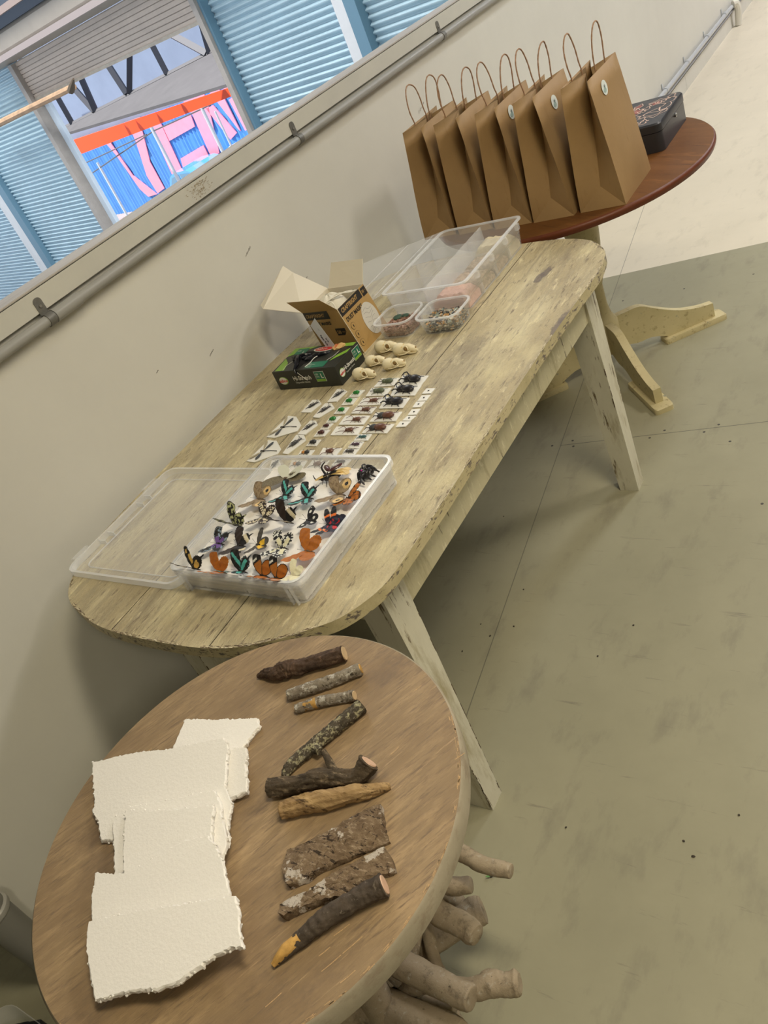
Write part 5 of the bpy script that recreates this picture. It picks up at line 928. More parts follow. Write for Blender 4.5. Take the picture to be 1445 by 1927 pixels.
# ============================================================ MASK BOX
KB = mat('kraft_carton', (.43, .27, .095), .5, var=.05, scale=30); KBI = mat('white_carton_inside', (.74, .68, .56), .7); BKP = mat('black_print', (.018, .016, .014), .45)
mx = thing('mask_box', (.315, 1.72, .75), 'open brown carton of dust masks with white inner flaps standing up', 'box')
F0, R0, L0, K0 = Vector((.402, 1.655, .7505)), Vector((.402, 1.800, .7505)), Vector((.250, 1.672, .7505)), Vector((.245, 1.812, .7505))
F1, R1, L1, K1 = Vector((.380, 1.648, .895)), Vector((.380, 1.793, .895)), Vector((.241, 1.662, .893)), Vector((.238, 1.806, .893))
def panel(a, b, c, d, par, nm, mo, mi, th=.0012, flip=False):
    """a,b,c,d counter-clockwise seen from outside; outside mo, inside mi"""
    a, b, c, d = map(Vector, (a, b, c, d)); n_ = (b-a).cross(d-a).normalized()*-th
    mb = MB(); mb.add([a, b, c, d], [(0, 1, 2, 3)], mo); mb.add([a+n_, b+n_, c+n_, d+n_], [(3, 2, 1, 0)], mi)
    for p, q in ((a, b), (b, c), (c, d), (d, a)): mb.add([p, q, q+n_, p+n_], [(3, 2, 1, 0)], mi)
    return mb.build(nm, par, False)
panel(L0, F0, F1, L1, mx, 'near_panel', KB, KBI); panel(F0, R0, R1, F1, mx, 'side_panel', KB, KBI); panel(R0, K0, K1, R1, mx, 'far_panel', KB, KBI); panel(K0, L0, L1, K1, mx, 'side_panel', KB, KBI); panel(L0, K0, R0, F0, mx, 'bottom', KB, KBI)
panel(L1, F1, Vector((.366, 1.613, .946)), Vector((.236, 1.628, .946)), mx, 'near_flap', KB, KBI)
panel(K1+Vector((.004, 0, 0)), R1, Vector((.378, 1.838, .950)), Vector((.256, 1.847, .952)), mx, 'far_flap', KBI, KBI)
lidf = panel(K1, L1, Vector((.098, 1.668, .920)), Vector((.110, 1.835, .948)), mx, 'lid_flap', KB, KBI)
panel(Vector((.110, 1.835, .948)), Vector((.098, 1.668, .920)), Vector((.060, 1.700, .918)), Vector((.070, 1.850, .968)), lidf, 'tuck_flap', KB, KBI)
fA = Frame(L1, F1-L1, L1-L0); wA = (F1-L1).length; fB = Frame(F1, R1-F1, F1-F0)
for fx in (fA, fB): fx.n = fx.n if fx.n.dot(Vector((1, -1, 0))) > 0 else -fx.n
mb = MB(); patch(mb, fA, rc(.001, -.026, .098, -.0005), BKP); text_into(mb, fA, 'CRAFTRIGHT', .006, -.018, .0145, KB, .0011, bold=.0005, shear=.15, sx=.86); text_into(mb, fA, 'DUST MASKS', .018, -.045, .0145, BKP, .0008, bold=.0004, sx=.86)
patch(mb, fA, rc(.094, -.082, .132, -.059), BKP); text_into(mb, fA, '50', .098, -.076, .0145, KB, .0011, bold=.0004); text_into(mb, fA, 'PIECES', .117, -.073, .0055, KB, .0011, sx=.8); mb.build('near_print', mx, False)
mb = MB(); patch(mb, fB, rc(.003, -.026, .116, -.0005), BKP); text_into(mb, fB, 'CRAFTRIGHT', .010, -.018, .0165, KB, .0011, bold=.0006, shear=.15, sx=.86); text_into(mb, fB, 'DUST MASKS', .012, -.047, .0170, BKP, .0008, bold=.0005, sx=.86)
patch(mb, fB, rc(.121, -.028, .144, -.004), BKP); text_into(mb, fB, '50', .123, -.019, .0115, KB, .0011, bold=.0003, sx=.8); text_into(mb, fB, 'PIECES', .136, -.016, .004, KB, .0011, sx=.5)
for k in range(3):
    c_ = (.024, -.066-.027*k); patch(mb, fB, oval(c_[0], c_[1], .0105, .0105), BKP, .0004); patch(mb, fB, oval(c_[0], c_[1], .0098, .0098), KB, .0008); patch(mb, fB, oval(c_[0], c_[1], .0018, .0045, 8), BKP, .0012)
c_ = (.105, -.088); GW = mat('mask_picture_white', (.62, .59, .52), .5); patch(mb, fB, oval(*c_, .035, .048, 36), GW, .0006)
for k in range(7):
    strip(mb, fB, [(c_[0]-.022+.004*math.sin(j*1.1)+.007*j, c_[1]+.030-.011*k+.005*math.sin(j*.9+k)) for j in range(7)], .0010, mat('mask_picture_line', (.30, .28, .25), .6), .0010)
mb.build('side_print', mx, False)
MSK = mat('white_mask_felt', (.76, .72, .62), .8, bump=.2, scale=200)
for k, (x, y, z, a) in enumerate(((.300, 1.728, .880, .2), (.318, 1.735, .848, -.4), (.288, 1.722, .815, .5))):
    t = thing('dust_mask', (x, y, z), ['white cup-shaped dust mask on top inside the open carton, its strap looped up', 'white dust mask just under the topmost one in the carton', 'white dust mask lower in the carton, mostly hidden'][k], 'mask', 'dust masks in the carton')
    mb = MB(); n_, hh = 28, 8; vs = []
    for i in range(hh+1):
        th = PI/2*i/hh
        for j in range(n_):
            ph = 2*PI*j/n_; vs.append((x+.048*math.sin(th)*math.cos(ph)*math.cos(a)-.045*math.sin(th)*math.sin(ph)*math.sin(a), y+.048*math.sin(th)*math.cos(ph)*math.sin(a)+.045*math.sin(th)*math.sin(ph)*math.cos(a), z-.022+.050*math.cos(th)+.002*math.sin(ph*6)))
    mb.add(vs, [(i*n_+j, i*n_+(j+1) % n_, (i+1)*n_+(j+1) % n_, (i+1)*n_+j) for i in range(hh) for j in range(n_)], MSK); mb.build('cup', t)
    if k == 0:
        for pts in ([(.318, 1.668, .870), (.326, 1.672, .898), (.342, 1.680, .905), (.352, 1.676, .890), (.350, 1.668, .866)], [(.300, 1.675, .875), (.318, 1.690, .902), (.345, 1.735, .902), (.352, 1.770, .890)], [(.305, 1.690, .88), (.33, 1.72, .906), (.356, 1.75, .895), (.358, 1.78, .885)]):
            mb = MB(); mb.tube(smooth_path(pts, 6), .0022, MSK, 7); mb.build('strap', t)
# ============================================================ SKULLS
BONE = mat('cream_bone', (.80, .71, .49), .45, col2=(.60, .40, .13), scale=55, thr=(.60, .75), bump=.15); BDK = mat('bone_hollow', (.30, .19, .07), .8); BYL = mat('yellow_bone', (.66, .46, .13), .5)
skl = ['skull at the back left of the five, by the left tub', 'skull at the back right of the five, nearest the right tub', 'skull left in the middle pair, beside the glove carton', 'skull right in the middle pair, toward the bare planks', 'skull at the front, at the glove carton corner and insect cards']
for k, (a, b) in enumerate(SKULLS):
    a, b = Vector((*a, .7505)), Vector((*b, .7505)); d = (b-a); Ln = d.length*.92; d.normalize(); n_ = Vector((-d.y, d.x, 0))
    o = a+d*.004; M = Matrix(((d.x, n_.x, 0, o.x), (d.y, n_.y, 0, o.y), (0, 0, 1, o.z), (0, 0, 0, 1)))
    t = thing('animal_skull', tuple(o), 'small cream animal '+skl[k], 'skull', 'small animal skulls'); s = Ln
    # braincase and muzzle as one lofted skin, then sockets, their bony rims, cheek arches and upper jaw
    prof = [(0, .05, .17, .09), (.03, .13, .19, .15), (.10, .185, .21, .19), (.22, .215, .225, .21), (.34, .205, .225, .21), (.44, .165, .22, .195), (.52, .115, .215, .17), (.60, .10, .21, .16), (.70, .125, .20, .155), (.80, .13, .18, .14), (.90, .11, .155, .12), (.97, .075, .13, .09), (1.0, .04, .11, .05)]
    mb = MB(); vs = []; q = 22
    for (x, w, zc, h) in prof:
        for j in range(q):
            ph = 2*PI*j/q; c_, s_ = math.cos(ph), math.sin(ph)
            vs.append(M @ Vector((x*s, w*s*1.1*(abs(c_)**.85)*(1 if c_ > 0 else -1), max(.012*s, (zc+h*s_)*s*1.1)+(.012*s*mnoise.noise(Vector((x*9, ph*2, k))))))) 
    mb.add(vs, [(i*q+j, i*q+(j+1) % q, (i+1)*q+(j+1) % q, (i+1)*q+j) for i in range(len(prof)-1) for j in range(q)]+[tuple(range(q)), tuple((len(prof)-1)*q+j for j in range(q))], BONE)
    mb.build('cranium', t)
    for sg in (-1, 1):
        mb = MB(); mb.ell((.60*s, sg*.105*s, .27*s), (.105*s, .045*s, .085*s), BDK, M, 14); mb.build('eye_socket', t)
        rim = [M @ Vector(((.60+.115*math.cos(a))*s, sg*(.150+.02*math.cos(2*a)-.03*math.sin(a))*s, (.265+.105*math.sin(a))*s)) for a in [2*PI*i/16 for i in range(16)]]
        mb = MB(); mb.tube(rim, .019*s, BONE, 7, closed=True); mb.build('socket_rim', t)
        mb = MB(); mb.tube([M @ Vector(p) for p in smooth_path([(.26*s, sg*.20*s, .14*s), (.38*s, sg*.285*s, .15*s), (.52*s, sg*.315*s, .16*s), (.66*s, sg*.275*s, .17*s), (.77*s, sg*.17*s, .19*s)], 4)], .020*s, BYL if sg > 0 else BONE, 7); mb.build('cheek_arch', t)
        mb = MB(); mb.ell((.22*s, sg*.11*s, .06*s), (.10*s, .065*s, .05*s), BONE, M, 10); mb.tube([M @ Vector(p) for p in ((.60*s, sg*.10*s, .10*s), (.82*s, sg*.095*s, .05*s), (.96*s, sg*.05*s, .045*s))], [.04*s, .038*s, .025*s], BONE, 7)
        mb.tube([M @ Vector(p) for p in ((.90*s, sg*.06*s, .06*s), (.92*s, sg*.06*s, .005*s))], [.018*s, .006*s], BONE, 6); mb.build('jaw', t)
    mb = MB(); mb.ell((.955*s, 0, .215*s), (.045*s, .060*s, .045*s), BDK, M, 12); mb.build('nose_opening', t)
    mb = MB(); mb.ell((.02*s, 0, .15*s), (.03*s, .05*s, .05*s), BDK, M, 10); mb.build('rear_opening', t)
    mb = MB(); mb.tube([M @ Vector(p) for p in ((.45*s, -.15*s, .36*s), (.52*s, 0, .425*s), (.45*s, .15*s, .36*s))], .018*s, BYL, 7); mb.build('brow_ridge', t)
# ============================================================ INSECT CARDS
CARDM = mat('white_foam_card', (.78, .765, .71), .5)
IM = {k: mat(k, c, r, var=.25, scale=400) for k, c, r in (('beetle_green', (.02, .20, .03), .18), ('beetle_olive', (.10, .12, .07), .3), ('beetle_black', (.018, .016, .018), .3), ('beetle_brown', (.13, .055, .035), .3), ('beetle_maroon', (.07, .022, .022), .25), ('beetle_grey', (.07, .065, .065), .45), ('beetle_teal', (.05, .12, .13), .3), ('beetle_purple', (.08, .045, .07), .3), ('beetle_orange', (.50, .22, .05), .4), ('wing_slate', (.05, .06, .075), .4), ('wing_tan_clear', (.42, .36, .24), .4), ('beetle_dark_grey', (.035, .034, .036), .5))}
def insect(par, kind, M, Ln, Wd, z):
    """M maps card-local (x along the card, y across) to world; z = card top"""
    def bd(mt, parts, nm='body'):
        mb = MB()
        for (x, y, rx, ry, rz, rot) in parts: mb.ell((x, y, z+rz*.8), (rx, ry, rz), IM[mt], M, 12, rot)
        return mb.build(nm, par)
    def lines(mt, ls, r, nm='leg'):
        for l in ls:
            mb = MB(); mb.tube([M @ Vector((p[0], p[1], z+(p[2] if len(p) > 2 else r))) for p in l], [r]*(len(l)-1)+[r*.5], IM[mt], 5); mb.build(nm, par)
    def legs6(mt, cx, L_, W2, r=.0006, splay=1):
        ls = []
        for sg in (-1, 1):
            for j, a in enumerate((-.9, .05, .9)):
                x0 = cx+a*L_*.35; ls.append([(x0, sg*W2*.4, .002), (x0+a*L_*.45*splay, sg*W2*1.15, .0035), (x0+a*L_*.8*splay, sg*W2*1.6, .0005)])
        lines(mt, ls, r)
    if kind in ('green', 'maroon', 'dark'):
        mt = {'green': 'beetle_green', 'maroon': 'beetle_maroon', 'dark': 'beetle_dark_grey'}[kind]; s = min(Ln*.34, .011)
        bd(mt, [(.002, 0, s*.75, s*.55, s*.42, 0), (-s*.55, 0, s*.38, s*.46, s*.32, 0), (-s*.95, 0, s*.2, s*.2, s*.18, 0)]); legs6(mt, 0, s*1.0, s*.55, .0005)
    elif kind == 'green_rhino':
        bd('beetle_olive', [(.008, 0, .013, .0085, .006, 0), (-.008, 0, .007, .0075, .005, 0)]); legs6('beetle_olive', .004, .018, .009, .0007)
        lines('beetle_black', [[(-.013, .002, .004), (-.022, .005, .006), (-.028, .012, .004)], [(-.013, -.002, .004), (-.022, -.006, .006), (-.027, -.001, .002)]], .0009, 'horn')
    elif kind == 'black_big':
        bd('beetle_black', [(.010, .000, .020, .0125, .008, -.05), (-.011, .001, .011, .012, .0075, 0), (-.021, 0, .005, .006, .004, 0)]); legs6('beetle_black', .002, .026, .011, .0011, .9)
        lines('beetle_black', [[(-.012, .009, .010), (-.024, .016, .014), (-.034, .016, .011), (-.040, .009, .006)], [(-.012, -.007, .009), (-.024, -.012, .012), (-.034, -.010, .006), (-.036, -.003, .004)], [(-.020, .001, .004), (-.027, .004, .009), (-.030, .010, .012)]], .0017, 'horn')
    elif kind == 'brown_rhino':
        bd('beetle_brown', [(.010, 0, .018, .0105, .007, 0)]); bd('beetle_dark_grey', [(-.011, 0, .010, .0105, .006, 0), (-.020, 0, .004, .005, .004, 0)], 'thorax'); legs6('beetle_brown', .002, .026, .010, .0010)
        lines('beetle_black', [[(-.018, .002, .006), (-.028, .004, .010), (-.034, .010, .005)], [(-.018, -.002, .004), (-.030, -.004, .006), (-.035, -.006, .002)]], .0011, 'horn')
    elif kind == 'longarm':
        c_ = .008; bd('beetle_brown', [(c_+.004, 0, .0095, .0065, .0045, 0), (c_-.007, 0, .0045, .005, .0035, 0)]); legs6('beetle_brown', c_+.002, .015, .008, .0006)
        lines('beetle_brown', [[(c_-.009, .004, .002), (c_-.022, .010, .006), (-.032, .008, .0005)], [(c_-.009, -.004, .002), (c_-.022, -.010, .006), (-.031, -.009, .0005)], [(c_+.01, .004, .002), (c_+.02, .008, .003), (.031, .012, .0005)], [(c_+.01, -.004, .002), (c_+.018, -.008, .003), (.030, -.010, .0005)]], .0008, 'long_leg')
    elif kind == 'tiny':
        bd('beetle_dark_grey', [(0, 0, .0024, .0019, .0012, 0)]); lines('beetle_dark_grey', [[(0, .001, .0005), (.001, .004, .0003)], [(0, -.001, .0005), (-.001, -.004, .0003)]], .0003)
    elif kind in ('hornfly', 'grey'):
        mt = 'beetle_grey' if kind == 'hornfly' else 'wing_slate'; s = Ln
        bd(mt, [(.16*s, 0, .13*s, .060*s, .045*s, 0), (-.04*s, 0, .15*s, .065*s, .045*s, 0), (-.22*s, 0, .13*s, .035*s, .03*s, 0), (.30*s, 0, .045*s, .04*s, .035*s, 0)])
        mb = MB()
        for sg in (-1, 1): mb.add([M @ Vector((x*s, sg*y*s, z+.0035+h)) for x, y, h in ((.14, .03, .001), (.10, .13, .001), (-.10, .16, .0), (-.22, .09, .0), (-.10, .03, .001))], [(0, 1, 2, 3, 4)], IM['beetle_dark_grey'])
        mb.build('wing', par); legs6(mt, .08*s, .30*s, .10*s, .0006); lines(mt, [[(-.30*s, 0, .002), (-.44*s, 0, .001)], [(.32*s, .01, .004), (.36*s, .018, .004)]], .0009, 'feeler')
    elif kind in ('teal', 'purple', 'slim'):
        mt = {'teal': 'beetle_teal', 'purple': 'beetle_purple', 'slim': 'beetle_grey'}[kind]; s = .011 if kind != 'slim' else .012
        bd(mt, [(.003, 0, s*.8, s*.38, s*.30, .1), (-s*.65, 0, s*.38, s*.32, s*.26, 0)]); legs6(mt, 0, s*1.3, s*.45, .0006); lines(mt, [[(-s*.9, .001, .002), (-s*1.7, .005, .002)], [(-s*.9, -.001, .002), (-s*1.7, -.005, .002)]], .0005, 'feeler')
    elif kind == 'spider':
        bd('beetle_brown', [(.004, 0, .009, .007, .005, 0), (-.006, 0, .005, .005, .0035, 0)]); legs6('beetle_brown', 0, .022, .009, .0008)
    elif kind == 'orange':
        bd('beetle_orange', [(-.006, 0, .006, .0055, .0035, 0)], 'thorax'); bd('beetle_dark_grey', [(.005, 0, .0075, .0055, .004, 0)]); legs6('beetle_dark_grey', 0, .016, .008, .0006)
    elif kind == 'damsel':
        pass
names = {'green_rhino': ('card with an olive green horned beetle', ['at the top beside the first black beetle', 'second of the two from the top']),
 'black_big': ('large card with a black three-horned beetle', ['topmost, by the skulls', 'middle of the three', 'lowest of the three']),
 'longarm': ('long card with a thin long-legged brown beetle', ['first below the olive beetles', 'second one down', 'third one down', 'lowest and longest of its column']),
 'brown_rhino': ('large card with a red-brown horned beetle', ['under the black ones, upper of two', 'lower of two, above the teal one']),
 'green': ('small card with a shiny bright green beetle', ['nearest the glove carton', 'second from the glove carton', 'third from the glove carton', 'last of the four green ones']),
 'maroon': ('small card with a dark maroon beetle', ['just below the last green one', 'touching the other maroon card, lower']),
 'tiny': ('tiny card with an insect speck', ['topmost in the outer column', 'second from the top of the outer column', 'third in the outer column', 'fourth in the outer column', 'fifth in the outer column', 'lowest in the outer column']),
 'hornfly': ('pointed card with a grey-black winged insect', ['leftmost by the glove carton', 'closest below the glove carton', 'middle of the pointed cards', 'fourth, beside the upper damselfly card', 'lowest pointed card above the case']),
 'dark': ('small card with a round dark beetle', ['left of the dark seed specks']),
 'teal': ('small card with a teal blue beetle', ['below the red-brown beetles']), 'purple': ('small card with a purplish beetle', ['just under the teal one']),
 'slim': ('small card with a slim grey insect', ['at the far rim of the case', 'seen through the far case wall', 'behind the horned beetle of the case']),
 'spider': ('card with a stout leggy brown beetle', ['just above the far rim of the case', 'seen through the far wall of the case']),
 'orange': ('card with an orange and black insect', ['just above the case rim, left', 'seen through the far case wall']),
 'damsel': ('large six-sided card with a dark-winged damselfly', ['upper of two, at the left', 'lower of two, touching the lid']),
 'grey': ('pointed card with a broad slate grey insect', ['seen through the left case corner'])}
cnt = {}
for kind, poly in CARDS:
    i_ = cnt.get(kind, 0); cnt[kind] = i_+1
    cx = sum(p[0] for p in poly)/len(poly); cy = sum(p[1] for p in poly)/len(poly)
    lab = names[kind][0]+', '+names[kind][1][i_]
    zb = .7505+.0001*(i_ % 3); th = .0022
    t = thing('insect_card', (cx, cy, zb), lab, 'insect card', 'insects glued to white cards in a grid')
    mb = MB(); mb.prism([(cx+(x-cx)*.985, cy+(y-cy)*.985) for x, y in poly], zb, zb+th, CARDM); mb.build('card', t, False)
    if kind in ('hornfly', 'grey'):
        tipp = Vector(poly[0])*.5+Vector(poly[1])*.5 if kind != 'grey' else Vector(poly[0]); far = Vector(poly[2])*.6+Vector(poly[3])*.4 if len(poly) > 4 else Vector(poly[2])
        tipp = Vector(poly[0]); d = (far-tipp); Ln = d.length*.86; d.normalize()
    elif len(poly) == 4:
        d = Vector(poly[1])-Vector(poly[0])+Vector(poly[2])-Vector(poly[3]); Ln = d.length/2; d.normalize()
    else: d = Vector((1, 0)); Ln = .08
    M = Matrix(((d.x, -d.y, 0, cx), (d.y, d.x, 0, cy), (0, 0, 1, 0), (0, 0, 0, 1)))
    if kind == 'damsel':
        c0 = Vector((cx-.012, cy-.002, zb+th+.002)); u1 = (Vector(poly[4])-Vector(poly[1])).normalized()
        for sg, (A_, B_) in ((1, (poly[4], poly[5])), (-1, (poly[1], poly[0]))):
            e1 = Vector((*A_, zb+th+.003)); e2 = Vector((*B_, zb+th+.003)); e1 = c0+(e1-c0)*.80; e2 = c0+(e2-c0)*.82
            for e, mt, wd in ((e1, 'wing_slate', .0052), (e2, 'wing_tan_clear', .0045)):
                dd = (e-c0); l = dd.length; dd.normalize(); nn = Vector((-dd.y, dd.x, 0)); mb = MB(); pts = smooth_path([(0, .0), (.2, .25), (.5, .85), (.8, 1), (.95, .6), (1, 0)], 3)
                up = [c0+dd*l*a+nn*wd*b+Vector((0, 0, .0004)) for a, b in pts]+[c0+dd*l*a-nn*wd*b*.8+Vector((0, 0, .0004)) for a, b in pts[::-1][1:-1]]
                mb.add(up+[v-Vector((0, 0, .0004)) for v in up], [tuple(range(len(up))), tuple(range(2*len(up)-1, len(up)-1, -1))], IM[mt]); mb.build('wing', t, False)
        mb = MB(); mb.ell((c0.x, c0.y, c0.z), (.006, .0022, .0022), IM['beetle_black']); mb.ell((c0.x-.007, c0.y, c0.z), (.002, .003, .002), IM['beetle_black']); mb.tube([c0, c0+Vector((.022, .002, 0)), c0+Vector((.046, .001, -.001))], [.0010, .0008, .0010], IM['beetle_black'], 6); mb.build('body', t)
    else: insect(t, kind, M, Ln, .03, zb+th)
mb = MB(); r = random.Random(8)
for k in range(90):
    u, v_ = r.gauss(0, .30), r.gauss(0, .28); x, y = .560+.020*u*1.6+.012*v_, 1.172+.020*v_; mb.ell((x, y, .7512), (.0011*r.uniform(.6, 1.4), .0008, .0006), IM['beetle_black'], None, 6, r.uniform(0, 3))
o = tag(mb.build('seed_specks', None), 'patch of tiny black specks on the wood in the middle of the cards', 'specks'); o['kind'] = 'stuff'
# ============================================================ BUTTERFLIES
def bm_(n, c, r=.55): return mat('wing_'+n, c, r, var=.12, scale=300)
BM = {k: bm_(k, c) for k, c in dict(black=(.012, .010, .010), dbrown=(.030, .018, .014), yellow=(.72, .48, .13), turq=(.09, .42, .38), orange=(.42, .13, .012), rust=(.36, .11, .014), tigero=(.40, .14, .02), white=(.74, .74, .68), cream=(.76, .72, .50), creamw=(.70, .62, .44), purple=(.16, .08, .30), pblue=(.30, .40, .50), grey=(.075, .065, .055), brightyellow=(.80, .48, .03), greenish=(.58, .60, .32), brown=(.20, .135, .075), lbrown=(.30, .22, .13), ring=(.72, .50, .22), redor=(.75, .16, .015), red=(.55, .02, .03), dblue=(.012, .012, .03), spk=(.16, .125, .07), pale=(.56, .56, .46)).items()}
def hsh(a, b): 
    v = math.sin(a*127.1+b*311.7)*43758.5453; return v-math.floor(v)
def pat(kind, fore, t, n, r, a):
    """t along the wing 0..1, n across, r 0..1 centre to edge, a edge angle index"""
    dots = r > .80 and (a % 4 < 2)
    if kind == 'swallow_yellow':
        if fore: return 'yellow' if (.18 < t < .60 and -.20 < n < -.03+.0*t) or (.70 < t < .86 and abs(n+.02) < .055) else 'black'
        return 'yellow' if t < .42 and abs(n) < .14 else 'black'
    if kind == 'bluebottle':
        if fore: return 'turq' if (.14 < t < .92 and abs(n+.20-.22*t) < .05+.03*(1-t)) else 'black'
        return 'turq' if (t < .52 and abs(n-.05) < .09) else ('pblue' if dots and t > .35 and r < .93 else 'black')
    if kind == 'leaf': return 'dbrown' if r > .95 else ('orange' if mnoise.noise(Vector((t*9, n*9, 1))) < .12 else 'rust')
    if kind == 'tiger':
        if fore: return 'white' if .70 < t < .80 and abs(n+.02) < .12 else ('black' if t > .60 or r > .93 else 'tigero')
        return 'black' if r > .86 else ('black' if hsh(int(t*9), int(n*9)) > .93 else 'orange')
    if kind == 'cream': return 'cream'
    if kind == 'jay_purple':
        if t < .36 and abs(n) < .12: return 'purple'
        return 'pblue' if ((dots and r < .93) or (hsh(int(t*8), int(n*10)+3) > .72 and t > .3 and r < .8)) else 'black'
    if kind == 'mormon':
        if fore: return 'dbrown' if r < .93 else 'black'
        return 'creamw' if .34 < t < .52 else 'black'
    if kind == 'greyyellow':
        if fore: return 'grey' if r < .9 else 'black'
        return 'brightyellow' if t < .42 and n > -.16 and abs(n) < .2 else 'grey'
    if kind == 'lime':
        if .1 < t < .48 and abs(n+.05) < .10: return 'cream'
        return 'white' if (hsh(int(t*12), int(n*15)+7) > .80 and r < .80) or (dots and r < .95) else 'black'
    if kind == 'jay_green':
        return 'greenish' if (hsh(int(t*11), int(n*13)+5) > .58 and r < .84) or (dots and r < .94) else 'black'
    if kind == 'checker':
        if .1 < t < .32 and abs(n) < .08: return 'creamw'
        return 'creamw' if hsh(int(t*13), int(n*16)+2) > .70 and r < .93 else 'dbrown'
    if kind == 'spot':
        if fore: return 'white' if (t-.55)**2+(n+.04)**2 < .010 or (t-.86)**2+(n)**2 < .0020 else 'black'
        return 'white' if (t-.36)**2+(n-.02)**2 < .012 else 'black'
    if kind == 'redband':
        if fore: return 'redor' if .42 < t < .56 else ('dblue' if t < .42 else 'black')
        return 'red' if t < .34 and abs(n-.05) < .10 else 'dblue'
    if kind == 'eye':
        if not fore:
            d = math.hypot(t-.48, n+.02)
            return 'black' if d < .085 else ('ring' if d < .20 else ('brown' if r > .93 else 'lbrown'))
        return 'brown' if r > .93 or mnoise.noise(Vector((t*6, n*14, 2))) > .15 else 'lbrown'
    if kind == 'julia': return 'black' if r > .88 or abs((n+.02)-.22*math.sin(t*2.2)*.5) < .012 or (t > .3 and int(t*14) % 4 == 0 and r > .55) else 'orange'
    return 'brown'
FORE = [(0, .04), (.18, .13), (.40, .18), (.65, .18), (.86, .12), (.97, .03), (1.0, -.06), (.97, -.17), (.90, -.27), (.83, -.36), (.74, -.44), (.54, -.40), (.32, -.29), (.14, -.16), (0, -.06)]
HIND = [(0, .08), (.12, .28), (.32, .38), (.54, .34), (.70, .20), (.77, .02), (.74, -.14), (.62, -.26), (.44, -.32), (.22, -.26), (.06, -.12)]
TAIL = [(0, .08), (.12, .28), (.32, .37), (.54, .32), (.68, .20), (.74, .07), (.80, .02), (.96, -.01), (1.0, -.05), (.93, -.08), (.78, -.07), (.71, -.12), (.62, -.22), (.44, -.30), (.22, -.24), (.06, -.12)]
LONG = [(0, .04), (.2, .12), (.5, .15), (.8, .135), (.96, .07), (1.0, -.02), (.97, -.12), (.86, -.20), (.6, -.25), (.35, -.23), (.12, -.14), (0, -.05)]
def wing(par, nm, shape, org, ax, pn, L_, kind, fore, jag=0, seed=0, k=4, nr=9):
    """ax: unit vector along the wing, pn: unit in-plane perpendicular (forward)"""
    pts = smooth_loop(shape, k); q = len(pts); r = random.Random(seed)
    c = (sum(p[0] for p in pts)/q, sum(p[1] for p in pts)/q); vs = []; fs = []; cols = []
    nrm = ax.cross(pn)
    def P3(t, n, e=0): return org+ax*(t*L_)+pn*(n*L_)+nrm*((.05*math.sin(t*3)-.10*n*n+.01*math.sin(t*20+n*9))*L_+e)
    E = [(p[0]+(jag*math.sin(i*2.1) if p[0] > .35 else 0)*(p[0]-c[0])*2, p[1]+(jag*math.sin(i*2.1) if p[0] > .35 else 0)*(p[1]-c[1])*2) for i, p in enumerate(pts)]
    vs.append(P3(*c)); 
    for i in range(1, nr+1):
        s = i/nr
        for p in E: vs.append(P3(c[0]+(p[0]-c[0])*s, c[1]+(p[1]-c[1])*s))
    mb = MB()
    def put(f, col):
        mb.f.append(f); mb.m.append(mb.mi(BM[col]))
    mb.v = [Vector(v) for v in vs]
    for i in range(nr):
        for j in range(q):
            j2 = (j+1) % q; s = (i+.5)/nr; pm = ((E[j][0]+E[j2][0])/2, (E[j][1]+E[j2][1])/2); t = c[0]+(pm[0]-c[0])*s; n = c[1]+(pm[1]-c[1])*s
            col = pat(kind, fore, t, n, s, j)
            put((0, 1+j, 1+j2) if i == 0 else (1+(i-1)*q+j, 1+(i-1)*q+j2, 1+i*q+j2, 1+i*q+j), col)
    return mb.build(nm, par, True, angle=180)
blab = ['black swallowtail with a yellow band, front left corner', 'rust orange leaf-shaped butterfly, second in the front row', 'black butterfly with a turquoise stripe, front row centre', 'orange butterfly with white-tipped wings, front row, left of its twin', 'orange butterfly with white-tipped wings, front row, right of its twin', 'plain cream white butterfly, front right corner',
 'black butterfly with purple and pale blue spots, left side second row', 'dark brown butterfly with a cream band, second row', 'grey butterfly with a yellow patch, second row centre', 'black and white checked butterfly with a cream patch, second row', 'big rust orange butterfly at the right side of the case',
 'green-spotted black butterfly standing upright at the left edge', 'brown butterfly with cream checks, third row', 'tall dark butterfly with a cream band, centre of the case', 'black butterfly with large white spots', 'black butterfly with orange-red bands, left of the pair', 'black butterfly with orange-red bands, right of the pair',
 'pale brown butterfly with black eye spots in yellow rings, left', 'black butterfly with a turquoise stripe, back row left', 'black butterfly with a turquoise stripe, back row right', 'pale brown butterfly with black eye spots, right, below the horned beetle', 'narrow-winged orange butterfly with black veins, back right']
HAIR = mat('insect_hair_black', (.02, .015, .012), .7); BROWNB = mat('insect_body_brown', (.12, .08, .05), .7); CRB = mat('insect_body_cream', (.55, .5, .34), .7); PIN = mat('steel_pin', (.5, .5, .5), .25, metal=.9)
